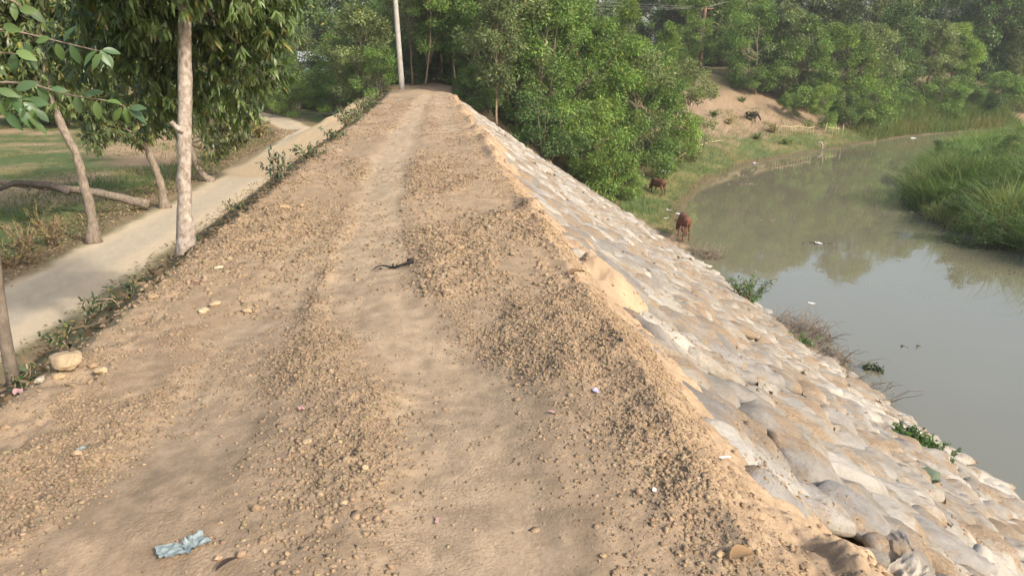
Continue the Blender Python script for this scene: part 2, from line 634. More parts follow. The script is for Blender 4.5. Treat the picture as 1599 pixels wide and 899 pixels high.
def mat_bag(name, c1, c2, dusty):
    m, nt, b = new_mat(name, .92)
    b.inputs['Specular IOR Level'].default_value = .15
    tc = N(nt, 'ShaderNodeTexCoord')
    geo = N(nt, 'ShaderNodeNewGeometry')
    n0 = noise(nt, 2.3, 5, .6, geo.outputs['Position'])
    r0 = ramp(nt, n0.outputs[0], [(.35, c1), (.65, c2)])
    oi = N(nt, 'ShaderNodeObjectInfo')
    rr = ramp(nt, oi.outputs['Random'], [(0, (.70, .70, .72)), (1, (1.15, 1.13, 1.08))])
    c = mul(nt, r0.outputs[0], rr.outputs[0])
    # loose soil that lies on the cloth in patches
    n1 = noise(nt, 1.7, 7, .7, geo.outputs['Position'])
    r1 = ramp(nt, n1.outputs[0], [(.56 - dusty * .22, 0.0), (.64 - dusty * .14, 1.0)])
    mm = nt.nodes.new('ShaderNodeMix')
    mm.data_type = 'RGBA'
    nt.links.new(r1.outputs[0], mm.inputs[0])
    nt.links.new(c, mm.inputs[6])
    n2 = noise(nt, 45, 5, .7, geo.outputs['Position'])
    r2 = ramp(nt, n2.outputs[0], [(.3, (.17, .127, .085)), (.7, (.315, .24, .165))])
    nt.links.new(r2.outputs[0], mm.inputs[7])
    n3 = noise(nt, 26, 6, .7, tc.outputs['Object'])
    r3 = ramp(nt, n3.outputs[0], [(.3, .86), (.7, 1.08)])
    nt.links.new(mul(nt, mm.outputs[2], r3.outputs[0]), b.inputs['Base Color'])
    mp = N(nt, 'ShaderNodeMapping')
    mp.inputs['Scale'].default_value = (1, 1.5, 1)
    nt.links.new(tc.outputs['Object'], mp.inputs[0])
    n4 = noise(nt, 7, 9, .66, mp.outputs[0])
    bn = bump(nt, b, n4.outputs[0], .7, .035)
    n5 = noise(nt, 3.2, 5, .6, mp.outputs[0])
    n5.noise_type = 'RIDGED_MULTIFRACTAL'
    b2 = N(nt, 'ShaderNodeBump', Strength=.55, Distance=-.022)
    nt.links.new(n5.outputs[0], b2.inputs['Height'])
    nt.links.new(b2.outputs[0], bn.inputs['Normal'])
    return m


M['bag_grey'] = mat_bag('grey_sackcloth', (.215, .20, .175), (.30, .28, .248), .38)
M['bag_tan'] = mat_bag('tan_sackcloth', (.235, .203, .163), (.31, .27, .218), .48)
M['bag_white'] = mat_bag('whitish_sackcloth', (.265, .25, .225), (.36, .342, .312), .28)

m, nt, b = new_mat('river_water', .03)
b.inputs['IOR'].default_value = 2.1
b.inputs['Specular IOR Level'].default_value = .5
b.inputs['Roughness'].default_value = .025
tc = N(nt, 'ShaderNodeTexCoord')
n1 = noise(nt, .09, 4, .55, tc.outputs['Object'])
r1 = ramp(nt, n1.outputs[0], [(.3, (.160, .148, .096)), (.7, (.188, .174, .115))])
nt.links.new(r1.outputs[0], b.inputs['Base Color'])
mp = N(nt, 'ShaderNodeMapping')
mp.inputs['Scale'].default_value = (1.0, .7, 1)
nt.links.new(tc.outputs['Object'], mp.inputs[0])
n2 = noise(nt, 1.6, 3, .5, mp.outputs[0])
bump(nt, b, n2.outputs[0], .05, .05)
M['water'] = m


def mat_plain(name, c, rough=.6, spec=.4, transl=0):
    m = mat_noise(name, tuple(v * .82 for v in c), tuple(min(1, v * 1.12) for v in c), 18, rough, .25, .004)
    m.node_tree.nodes['Principled BSDF'].inputs['Specular IOR Level'].default_value = spec
    return m


M['plastic_blue'] = mat_plain('grey_blue_plastic', (.235, .285, .285), .5)
M['plastic_white'] = mat_plain('white_plastic', (.78, .77, .74), .4)
M['plastic_lilac'] = mat_plain('lilac_plastic', (.55, .52, .66), .4)
M['plastic_pink'] = mat_plain('pink_plastic', (.50, .30, .29), .6)
M['char'] = mat_plain('charred_wood', (.02, .018, .016), .9)
M['rust_cow'] = mat_noise('red_brown_hide', (.11, .048, .030), (.17, .075, .048), 6, .75, .2, .004)
M['black_cow'] = mat_noise('black_hide', (.012, .010, .010), (.03, .026, .024), 6, .7, .2, .004)
M['horn'] = mat_plain('horn', (.25, .2, .15), .5)
M['tin'] = mat_noise('tin_sheet', (.45, .50, .55), (.62, .66, .69), 3, .5, .1, .01)
M['blue_tin'] = mat_noise('blue_sheet', (.16, .30, .42), (.22, .36, .48), 3, .5, .1, .01)
M['net'] = mat_plain('green_netting', (.10, .135, .085), .8)

# ------------------------------------------------------------------ ground sheet (fan of rings round the camera's foot)
rs = [0.0, .3, .6, .9, 1.2]
r_ = 1.4
while r_ < 900:
    rs.append(r_)
    r_ += min(max(r_ * r_ * .0013, .011), max(r_ * .0115, .07)) if r_ < 120 else r_ * .06
rs = np.array(rs)
ang = np.concatenate([np.arange(-41, 52, .155), np.arange(52, 319, 3.0)])      # degrees clockwise from +Y
ang = np.radians(ang)
na, nr = len(ang), len(rs)
RR, AA = np.meshgrid(rs[1:], ang, indexing='ij')
gx = (RR * np.sin(AA)).ravel()
gy = (RR * np.cos(AA)).ravel()
gm = masks(gx, gy)
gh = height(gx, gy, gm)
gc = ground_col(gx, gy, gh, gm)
nrr = nr - 1
i = np.arange(nrr - 1)[:, None] * na
j = np.arange(na)[None]
j2 = (j + 1) % na
quads = np.stack([i + j, i + na + j, i + na + j2, i + j2], -1).reshape(-1, 4)
cx = gx[quads].mean(1)
cy = gy[quads].mean(1)
cm = masks(cx, cy)
zone = np.zeros(len(quads), int)                                                  # 0 field
emb = (cx > np.interp(cy, [33, 45, 60], [-5.4, -5.6, -6.9])) & (cm['dl'] > 0) & (cy < 43)
zone[(cm['dl'] > 0) & (cx > -7) & (cy >= 43)] = 2                                 # river bank
zone[emb] = 1                                                                     # embankment
zone[cm['dl'] <= 0] = 2
zone[cm['dr'] > -1] = 3                                                           # the other bank
zone[(np.abs(cm['road']) < 1.1) & (cy < 80) & (cx < -4)] = 4
zone[(cm['rd'] < 1.1) & (cy < 46)] = 4
GV = np.stack([gx, gy, gh], -1)
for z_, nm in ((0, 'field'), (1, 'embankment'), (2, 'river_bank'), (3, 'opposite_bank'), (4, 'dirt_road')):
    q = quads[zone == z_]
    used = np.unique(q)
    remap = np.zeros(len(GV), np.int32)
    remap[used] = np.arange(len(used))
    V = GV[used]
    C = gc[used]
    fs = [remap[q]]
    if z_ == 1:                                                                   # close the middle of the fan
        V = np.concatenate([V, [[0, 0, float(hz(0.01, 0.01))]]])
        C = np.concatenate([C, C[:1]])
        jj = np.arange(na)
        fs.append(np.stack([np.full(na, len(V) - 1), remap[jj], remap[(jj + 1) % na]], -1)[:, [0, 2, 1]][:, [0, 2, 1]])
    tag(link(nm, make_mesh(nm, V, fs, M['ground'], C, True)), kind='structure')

# haze over the river: pale air in one closed box round everything
HAZE = 0.0004
hb = bpy.data.meshes.new('haze')
hv = [(x_, y_, z_) for z_ in (-14, 26) for x_, y_ in ((-700, -700), (700, -700), (700, 700), (-700, 700))]
hb.from_pydata(hv, [], [(0, 3, 2, 1), (4, 5, 6, 7), (0, 1, 5, 4), (1, 2, 6, 5), (2, 3, 7, 6), (3, 0, 4, 7)])
mh = bpy.data.materials.new('haze_air')
mh.use_nodes = True
hn = mh.node_tree
hn.nodes.remove(hn.nodes['Principled BSDF'])
pv = hn.nodes.new('ShaderNodeVolumePrincipled')
pv.inputs['Color'].default_value = (.86, .90, .94, 1)
pv.inputs['Density'].default_value = HAZE
hn.links.new(pv.outputs[0], hn.nodes['Material Output'].inputs['Volume'])
hb.materials.append(mh)
tag(link('haze', hb), kind='stuff')

# water
wx = np.linspace(-60, 500, 60)
wy = np.linspace(-120, 240, 40)
WX, WY = np.meshgrid(wx, wy, indexing='ij')
WV = np.stack([WX.ravel(), WY.ravel(), np.full(WX.size, WATER_Z)], -1)
i = np.arange(59)[:, None] * 40
j = np.arange(39)[None]
WQ = np.stack([i + j, i + 40 + j, i + 41 + j, i + 1 + j], -1).reshape(-1, 4)
keep = WV[WQ[:, 0], 0] > 6
tag(link('river_water', make_mesh('river_water', WV, [WQ[keep]], M['water'])), kind='structure')

# ------------------------------------------------------------------ rocks / clods
def ico(sub):
    import bmesh
    bm = bmesh.new()
    bmesh.ops.create_icosphere(bm, subdivisions=sub, radius=1.0)
    V = np.array([v.co[:] for v in bm.verts])
    T = np.array([[v.index for v in f.verts] for f in bm.faces])
    bm.free()
    return V, T


ICO = {k: ico(k) for k in (1, 2, 3, 4)}


def lump_shape(sub, seed, amp=.28, cuts=13, lo=.42):
    V, T = ICO[sub]
    rg = np.random.default_rng(seed)
    out = V.copy()
    for k in range(cuts):                                                        # broken faces
        d = rg.normal(0, 1, 3)
        d /= np.linalg.norm(d)
        lim = rg.uniform(lo, .85)
        s = out @ d
        out = out - np.clip(s - lim, 0, None)[:, None] * d * .9
    out = out * (1 + amp * .5 * rg.normal(0, 1, len(out))[:, None] * (.5 if sub > 1 else 1))
    out *= np.array([rg.uniform(.85, 1.2), rg.uniform(.85, 1.2), rg.uniform(.6, .85)])
    return out, T


def rotz(n, rng=RNG):
    q = rng.normal(0, 1, (n, 4))
    q /= np.linalg.norm(q, axis=1)[:, None]
    w_, x_, y_, z_ = q.T
    return np.stack([np.stack([1 - 2 * (y_**2 + z_**2), 2 * (x_*y_ - z_*w_), 2 * (x_*z_ + y_*w_)], -1),
                     np.stack([2 * (x_*y_ + z_*w_), 1 - 2 * (x_**2 + z_**2), 2 * (y_*z_ - x_*w_)], -1),
                     np.stack([2 * (x_*z_ - y_*w_), 2 * (y_*z_ + x_*w_), 1 - 2 * (x_**2 + y_**2)], -1)], 1)


def scatter_lumps(mb, x, y, z, s, col, sub, flat=.8, nrm=None):
    nv = 6
    vi = RNG.integers(0, nv, len(x))
    for k in range(nv):
        sel = np.where(vi == k)[0]
        if not len(sel):
            continue
        V0, T0 = lump_shape(sub, 100 + k, .42)
        Rm = rotz(len(sel))
        V = np.einsum('nij,vj->nvi', Rm, V0) * s[sel][:, None, None]
        V[..., 2] *= flat
        V += np.stack([x[sel], y[sel], z[sel] + s[sel] * .04], -1)[:, None]
        nvv = len(V0)
        T = T0[None] + (np.arange(len(sel)) * nvv)[:, None, None]
        C = np.repeat(col[sel], nvv, 0)
        mb.add(V.reshape(-1, 3), None, T.reshape(-1, 3), C)


def clod_cols(n, x):
    base = np.tile(np.array((.305, .226, .146)), (n, 1))
    base = mixc(base, (.37, .265, .167), smooth(.5, 1.2, x) * .5)
    return np.clip(base * RNG.uniform(.7, 1.18, (n, 1)) * RNG.uniform(.95, 1.05, (n, 3)), .02, .8)


mb1 = MB()
def sample(n, x0, x1, y0, y1, smin, smax, power, sub, dens, flat=.8):
    x = RNG.uniform(x0, x1, n)
    y = RNG.uniform(y0, y1, n)
    m = masks(x, y)
    p = dens(x, y, m)
    k = RNG.random(n) < p
    x, y = x[k], y[k]
    s = smin * (smax / smin) ** (RNG.random(len(x)) ** power)
    z = height(x, y)
    scatter_lumps(mb1, x, y, z, s, clod_cols(len(x), x), sub, flat)


dn = lambda x, y, m: np.clip(m['lump'] ** 1.3 * m['crest'] + .15 * m['crest'] * (1 - .93 * m['foot']) * smooth(-.1, .3, fbm(x * 2.6, y * 1.8, 27, 3)), 0, 1)
sample(170000, -2.4, 1.4, 1.5, 5.0, .0035, .017, 2.1, 1, dn)
sample(90000, -2.4, 1.5, 1.5, 4.6, .0016, .005, 1.5, 1, lambda x, y, m: (.16 + .5 * smooth(-.1, .4, fbm(x * 2.2, y * 1.6, 23, 3))) * m['crest'] * (1 - .6 * m['foot']))
sample(14000, -2.4, 1.5, 1.5, 5.0, .008, .024, 1.9, 1, lambda x, y, m: np.clip(m['lump'] ** 2.4 * m['crest'], 0, 1) * .6)
sample(85000, -2.5, 1.4, 5.0, 12.0, .006, .028, 2.4, 1, dn)
sample(4200, -2.5, 1.5, 5.0, 12.0, .014, .036, 2.0, 1, lambda x, y, m: np.clip(m['lump'] ** 2 * m['crest'], 0, 1) * .6)
sample(26000, -2.6, 1.5, 12.0, 37.0, .011, .042, 2.6, 1, dn)
rough = lambda x, y, m: smooth(.0, .4, fbm(x * 1.4, y * .8, 25, 3) + .25 * (x < -.7)) * m['crest'] * (1 - .9 * m['foot'])
sample(1500, -2.4, 1.3, 2.2, 5.5, .010, .030, 2.2, 1, rough, .6)
sample(5200, -2.4, 1.3, 5.0, 14.0, .016, .05, 2.2, 1, rough, .6)
sample(4000, -2.4, 1.3, 14.0, 34.0, .02, .055, 2.2, 1, rough, .6)
sample(5000, -3.6, -1.8, 2.0, 30.0, .008, .04, 2.0, 1, lambda x, y, m: .6 + 0 * x)
sample(60000, 1.2, 11.5, 1.5, 38.0, .006, .028, 2.0, 1,
       lambda x, y, m: soil_patch(x, y) * .9 + .02 + .1 * (x < 2.2))
sample(2500, -9.6, -7.9, 8, 45, .012, .05, 2.0, 1, lambda x, y, m: .6 + 0 * x)
o = mb1.build('loose_soil_clods', M['clod'], None, False)
tag(o, 'loose broken clods of dry tan earth strewn over the embankment', 'clods', kind='stuff')

# lumps one can tell apart
def big_lump(px, py, size, label, seed, col, name='earth_clod', flat=.8, group=None):
    x, y, z = ray(px, py)
    t = 1.6 / -z
    for _ in range(12):                                                        # march to the ground
        X, Y = x * t, y * t
        t += (CAM_H + z * t - hz(X, Y)) / -z * .8
    X, Y = x * t, y * t
    V, T = lump_shape(4, seed, .03, 7, .6)
    rg = np.random.default_rng(seed)
    f = np.stack([fbm(V[:, 0] * 2 + seed, V[:, 1] * 2 + V[:, 2] * 3, 7, 4)], -1)
    f2 = np.stack([fbm(V[:, 0] * 6 + seed, V[:, 1] * 6 + V[:, 2] * 5, 8, 3)], -1)
    V = V * (1 + .24 * f + .13 * f2) * size * np.array((1, .9, flat))
    V = V - np.array((0, 0, V[:, 2].min() + size * .18))
    me = make_mesh(name, V, [T], M['clod'], np.tile(np.array(col), (len(V), 1)), True)
    o = link(name, me, None, (X, Y, hz(X, Y)), (0, 0, rg.uniform(0, 6)))
    return tag(o, label, 'clod', group)


TAN = (.42, .31, .18)
big_lump(104, 568, .09, 'large pale yellow clod of earth perched on the left shoulder of the embankment', 1, (.40, .305, .195))
big_lump(146, 574, .035, 'brown clod just right of the large yellow clod on the left shoulder', 2, (.33, .23, .14))
big_lump(92, 590, .032, 'tan clod lodged under the front of the large yellow clod', 3, TAN)
big_lump(62, 596, .034, 'pale grey clod at the foot of the large yellow clod, beside the roadside slope', 4, (.46, .40, .31))
big_lump(158, 582, .042, 'flat pale clod lying between the brown clod and the dirt track', 5, (.46, .36, .22), flat=.55)
big_lump(122, 710, .021, 'rounded tan clod with a scrap of grey plastic behind it', 6, (.44, .31, .20))
big_lump(342, 419, .045, 'flat cream clod lying alone behind the pale tree trunk', 7, (.55, .44, .30), flat=.45)
big_lump(335, 476, .05, 'long tan clod in the pile of lumps midway along the left edge', 8, (.46, .35, .22), flat=.6)
big_lump(318, 487, .036, 'small cream clod at the near end of the pile of lumps', 9, (.5, .4, .27))
big_lump(385, 488, .038, 'tan clod at the right end of the pile of lumps', 10, (.42, .32, .2))
big_lump(340, 874, .015, 'round pinkish clod right of the grey blue plastic rag', 12, (.46, .32, .21))
big_lump(413, 861, .013, 'rounded pebble-like clod in the spill of clods near the bottom edge', 13, (.5, .37, .24))
big_lump(480, 690, .022, 'broad flat clod at the head of the clod spill beside the footpath', 14, (.47, .36, .22), flat=.5)
big_lump(570, 732, .017, 'pale clod at the right end of the clod spill beside the footpath', 15, (.46, .35, .22))
big_lump(537, 786, .016, 'tan clod on the lower edge of the clod spill by the footpath', 16, (.45, .34, .21))
big_lump(1124, 868, .018, 'tan clod beside the curled dry leaf', 17, (.43, .32, .19))
big_lump(942, 868, .013, 'small square clod in the right foreground', 18, (.40, .29, .17))
big_lump(445, 325, .06, 'low tan clod in a short row across the left side of the track', 19, (.44, .31, .18), flat=.6)
big_lump(470, 322, .05, 'reddish clod ending the short row across the left side of the track', 20, (.42, .28, .16), flat=.6)
big_lump(240, 465, .04, 'brown lump on the shoulder where the ground falls to the road', 22, (.36, .26, .16))

# ------------------------------------------------------------------ sandbags
SLOPE = math.atan(1 / 1.46)


def bag_mesh(seed, nu=22, nv=14):
    rg = np.random.default_rng(seed)
    u = np.sin(np.linspace(-1, 1, nu) * math.pi / 2)
    v = np.sin(np.linspace(-1, 1, nv) * math.pi / 2)
    U, Vv = np.meshgrid(u, v, indexing='ij')
    a, b_ = .47, .30
    ex = np.sign(U) * np.abs(U) ** .9
    taper = 1 - .16 * np.abs(U) ** 3 + .05 * rg.normal() * U
    X = a * ex * (1 - .07 * np.abs(Vv) ** 4)
    Y = b_ * Vv * taper
    prof = (np.clip(1 - np.abs(U) ** 4.5, 0, 1) ** .40) * (np.clip(1 - np.abs(Vv) ** 3.6, 0, 1) ** .40)
    s = rg.uniform(0, 99)
    lump = fbm(X * 2.6 + s, Y * 2.6, seed, 3)
    ribs = fbm(X * 2.0 + s, Y * 13, seed + 5, 3) * .5 + fbm(X * 9 + s, Y * 3, seed + 7, 3) * .5
    th = .115 * (1 + .12 * rg.normal())
    bel = 1 + .25 * rg.normal() * U * .5
    Zt = th * prof * (1 + .6 * lump) * bel + .055 * ribs * np.clip(prof * 2, 0, 1)
    Zb = -.085 * prof
    ox = .05 * fbm(Y * 3 + s, X * 1.5, seed + 9, 2)
    top = np.stack([X + ox, Y + .05 * fbm(X * 2.2 + s, Y * 2, seed + 11, 2), Zt], -1).reshape(-1, 3)
    bot = np.stack([X + ox, Y + .05 * fbm(X * 2.2 + s, Y * 2, seed + 11, 2), Zb], -1).reshape(-1, 3)
    i = np.arange(nu - 1)[:, None] * nv
    j = np.arange(nv - 1)[None]
    q = np.stack([i + j, i + nv + j, i + nv + j + 1, i + j + 1], -1).reshape(-1, 4)
    V = np.concatenate([top, bot])
    Q = np.concatenate([q, q[:, ::-1] + nu * nv])
    # the flat stitched mouth that sticks out at the lower end
    m_ = 11
    ys = np.linspace(-.78, .78, m_) * b_ * .84
    rows = []
    for k, (dx, dz) in enumerate(((-.05, .0), (.02, .0), (.055, -.01), (.085, -.025))):
        wv = .016 * k * np.sin(ys * rg.uniform(22, 40) + s) + .012 * k * rg.normal(0, .4, m_)
        rows.append(np.stack([np.full(m_, a * .97 + dx) + .01 * k * rg.normal(0, .5, m_), ys * (1 + .02 * k), dz + wv + .012], -1))
    up = np.concatenate(rows)
    dn_ = up - np.array((0, 0, .014))
    i = np.arange(3)[:, None] * m_
    j = np.arange(m_ - 1)[None]
    fq = np.stack([i + j, i + m_ + j, i + m_ + j + 1, i + j + 1], -1).reshape(-1, 4) + len(V)
    e0 = np.arange(m_ - 1) + 3 * m_ + len(V)
    rim = np.stack([e0, e0 + 4 * m_, e0 + 4 * m_ + 1, e0 + 1], -1)
    V = np.concatenate([V, up, dn_])
    Q = np.concatenate([Q, fq, fq[:, ::-1] + 4 * m_, rim])
    return V, Q


BAGV = [bag_mesh(200 + k, 26, 18) for k in range(14)]
BAGLOW = [bag_mesh(200 + k, 11, 8) for k in range(14)]
BAG_ME = {}
for k in range(14):
    for c_ in ('grey', 'tan', 'white'):
        BAG_ME[k, c_] = make_mesh('sandbag', BAGV[k][0], [BAGV[k][1]], M['bag_' + c_], None, True)


def bag_rot(rz, tilt, roll, SLOPE=SLOPE):
    # local x down the slope, y along the bank, z off the slope
    B = Matrix(((math.cos(SLOPE), 0, math.sin(SLOPE)), (0, 1, 0), (-math.sin(SLOPE), 0, math.cos(SLOPE))))
    return B @ Matrix.Rotation(rz, 3, 'Z') @ Matrix.Rotation(tilt, 3, 'Y') @ Matrix.Rotation(roll, 3, 'X')


bags = []
arcx = np.linspace(1.05, 12.5, 400)
arcu = np.concatenate([[0], np.cumsum(np.hypot(np.diff(arcx), np.diff(slope_z(arcx))))])
for ri in range(25):
    u0 = .78 + ri * .49
    off = random.random() * .7
    vmax = float(bag_end(u0))
    v0 = -3.0
    while v0 + off < vmax:
        uu = u0 + random.gauss(0, .07)
        vv = v0 + off + random.gauss(0, .06)
        X = float(np.interp(uu, arcu, arcx))
        Z = float(slope_z(X))
        SL = slope_ang(X)
        if ri == 24 and random.random() < .35:
            v0 += .565
            continue
        bn = .01 + .05 * random.random() + .10 * max(0, float(fbm(np.array([X * .4]), np.array([vv * .4]), 77, 2)[0]))
        if ri < 3:
            bn -= (.075, .05, .02)[ri]
        rz = random.gauss(.16, .28)
        if random.random() < .15:
            rz += random.choice((-1, 1)) * random.uniform(.5, 1.2)
        mtx = bag_rot(rz, random.gauss(-.17, .07) * (.4 if ri < 3 else 1), random.gauss(0, .13), SL)
        loc = Vector((X, vv, Z)) + Vector((math.sin(SL), 0, math.cos(SL))) * bn
        cn = float(fbm(np.array([X * .35]), np.array([vv * .3]), 55, 2)[0]) + random.gauss(0, .28)
        colr = 'tan' if cn < -.36 else ('grey' if cn < .28 else 'white')
        if 0.9 < X < 4.2 and vv > 13 and random.random() < .5:
            colr = 'white'
        s = random.uniform(.8, 1.16) * (.85 if ri < 5 else 1)
        d = math.sqrt(X * X + vv * vv + (Z - 1.6) ** 2)
        inview = vv > 1.0 and -41 < math.degrees(math.atan2(X, vv)) - 6 < 36
        bags.append(dict(k=random.randrange(14), c=colr, m=mtx, loc=loc, s=s, d=d, ri=ri, inview=inview))
        v0 += .565
order = sorted([b for b in bags if b['inview']], key=lambda b: b['d'])
chosen = set(id(b) for b in order[:296])
WORDS = {'grey': 'dusty grey', 'tan': 'sandy tan', 'white': 'whitish'}
rest = {'grey': MB(), 'tan': MB(), 'white': MB()}
for b in bags:
    rot = b['m'].to_4x4()
    if id(b) in chosen:
        o = bpy.data.objects.new('sandbag', BAG_ME[b['k'], b['c']])
        COL.objects.link(o)
        o.matrix_world = Matrix.Translation(b['loc']) @ rot @ Matrix.Scale(b['s'], 4)
        place = 'topmost rows under the track edge' if b['ri'] < 7 else ('middle rows of the river slope' if b['ri'] < 16 else 'lowest rows beside the water')
        tag(o, f"{WORDS[b['c']]} sandbag in the {place}, near end of the bank", 'sandbag', 'sandbags laid on the river slope')
    else:
        V, Q = BAGLOW[b['k']] if b['d'] > 16 else BAGV[b['k']]
        Rn = np.array(b['m'])
        rest[b['c']].add(V * b['s'] @ Rn.T + np.array(b['loc']), Q)
for c_, mbx in rest.items():
    if mbx.n:
        o = mbx.build('sandbag_rows', M['bag_' + c_], None, True)
        tag(o, f'rows of {WORDS[c_]} sandbags running on to the far end of the bank', 'sandbags', kind='stuff')

# crumbs of soil lying on and between the bags: dropped along the slope normal onto whatever is there
bpy.context.view_layer.update()
dgr = bpy.context.evaluated_depsgraph_get()
nc = 110000
x = RNG.uniform(1.3, 11.2, nc)
y = 1.6 + 30 * RNG.random(nc) ** 1.4
pk = smooth(.18, .40, fbm(x * 1.5, y * 1.0, 35, 4)) * .95 * np.interp(y, [2, 12, 30], [1, .75, .5]) + .008
k = RNG.random(nc) < pk
x, y = x[k], y[k]
hx_, hy_, hz2 = [], [], []
for X, Y in zip(x, y):
    sa = slope_ang(X)
    nn = Vector((math.sin(sa), 0, math.cos(sa)))
    st = Vector((X, Y, float(slope_z(X)))) + nn * .8
    hit, loc_, _, _, ob_, _ = SC.ray_cast(dgr, st, -nn, distance=1.2)
    if hit:
        hx_.append(loc_[0])
        hy_.append(loc_[1])
        hz2.append(loc_[2])
hx_, hy_, hz2 = map(np.array, (hx_, hy_, hz2))
sz = .0045 * (4.6 ** (RNG.random(len(hx_)) ** 1.8)) * np.interp(np.hypot(hx_, hy_), [2, 8, 25], [.8, 1.4, 2.2])
mb2 = MB()
scatter_lumps(mb2, hx_, hy_, hz2, sz, clod_cols(len(hx_), hx_) * .95, 1, .6)
tag(mb2.build('soil_crumbs', M['clod'], None, False), 'crumbs of brown soil lying on and between the sandbags', 'soil', kind='stuff')

# ------------------------------------------------------------------ foliage builders
def unit(v):
    return v / (np.linalg.norm(v, axis=-1, keepdims=True) + 1e-9)


def leaves_diamond(mb, P, D, Nn, L, W, C):
    D = unit(D)
    S = unit(np.cross(D, Nn))
    Nn = np.cross(S, D)
    n = len(P)
    L = np.broadcast_to(L, (n,))[:, None]
    W = np.broadcast_to(W, (n,))[:, None]
    V = np.stack([P, P + D * L * .45 + S * W * .5 + Nn * W * .15, P + D * L, P + D * L * .45 - S * W * .5 + Nn * W * .15], 1)
    Q = np.arange(n * 4).reshape(n, 4)
    mb.add(V.reshape(-1, 3), Q, None, np.repeat(C, 4, 0))


def leaves_long(mb, P, D, Nn, L, W, C, droop=.25, st=((0, .12), (.28, .95), (.62, .85), (1, .03))):
    D = unit(D)
    S = unit(np.cross(D, Nn))
    Nn = np.cross(S, D)
    n = len(P)
    L = np.broadcast_to(L, (n,))[:, None]
    W = np.broadcast_to(W, (n,))[:, None]
    dr = np.broadcast_to(droop, (n,))[:, None]
    V = []
    for t, wd in st:
        c = P + D * L * t - Nn * L * dr * t * t
        V += [c + S * W * .5 * wd, c - S * W * .5 * wd]
    V = np.stack(V, 1)
    k = len(st)
    b0 = (np.arange(n) * 2 * k)[:, None]
    Q = np.concatenate([b0 + np.array([2 * a, 2 * a + 1, 2 * a + 3, 2 * a + 2]) for a in range(k - 1)])
    mb.add(V.reshape(-1, 3), Q, None, np.repeat(C, 2 * k, 0))


def leaves_mid(mb, P, D, Nn, L, W, C, droop=.25):
    """broad leaf folded along a midrib, with an outline that swells and narrows"""
    st = ((0, .05), (.12, .55), (.32, .95), (.55, 1.0), (.78, .66), (.93, .25), (1, .02))
    D = unit(D)
    S = unit(np.cross(D, Nn))
    Nn = np.cross(S, D)
    n = len(P)
    L = np.broadcast_to(L, (n,))[:, None]
    W = np.broadcast_to(W, (n,))[:, None]
    V = []
    for t, wd in st:
        c = P + D * L * t - Nn * L * droop * t * t
        V += [c + S * W * .5 * wd + Nn * W * .14 * wd, c, c - S * W * .5 * wd + Nn * W * .14 * wd]
    V = np.stack(V, 1)
    k = len(st)
    b0 = (np.arange(n) * 3 * k)[:, None]
    Q = np.concatenate([b0 + np.array([3 * a + e, 3 * a + e + 1, 3 * a + e + 4, 3 * a + e + 3]) for a in range(k - 1) for e in (0, 1)])
    mb.add(V.reshape(-1, 3), Q, None, np.repeat(C, 3 * k, 0))


def leaf_cols(n, base, var=.25, yellow=.06, rng=RNG):
    c = np.tile(np.array(base), (n, 1)) * rng.uniform(1 - var, 1 + var, (n, 1))
    y = rng.random(n) < yellow
    c[y] = np.array((.22, .19, .05)) * rng.uniform(.7, 1.2, (y.sum(), 1))
    return c * rng.uniform(.93, 1.07, (n, 3))


def curve(p0, p1, n=7, bow=(0, 0, 0), wob=.0, rng=RNG):
    t = np.linspace(0, 1, n)[:, None]
    p = np.asarray(p0) * (1 - t) + np.asarray(p1) * t + np.asarray(bow) * 4 * t * (1 - t)
    w_ = rng.normal(0, wob, (n, 3))
    w_[0] = 0
    w_[-1] = 0
    return p + w_


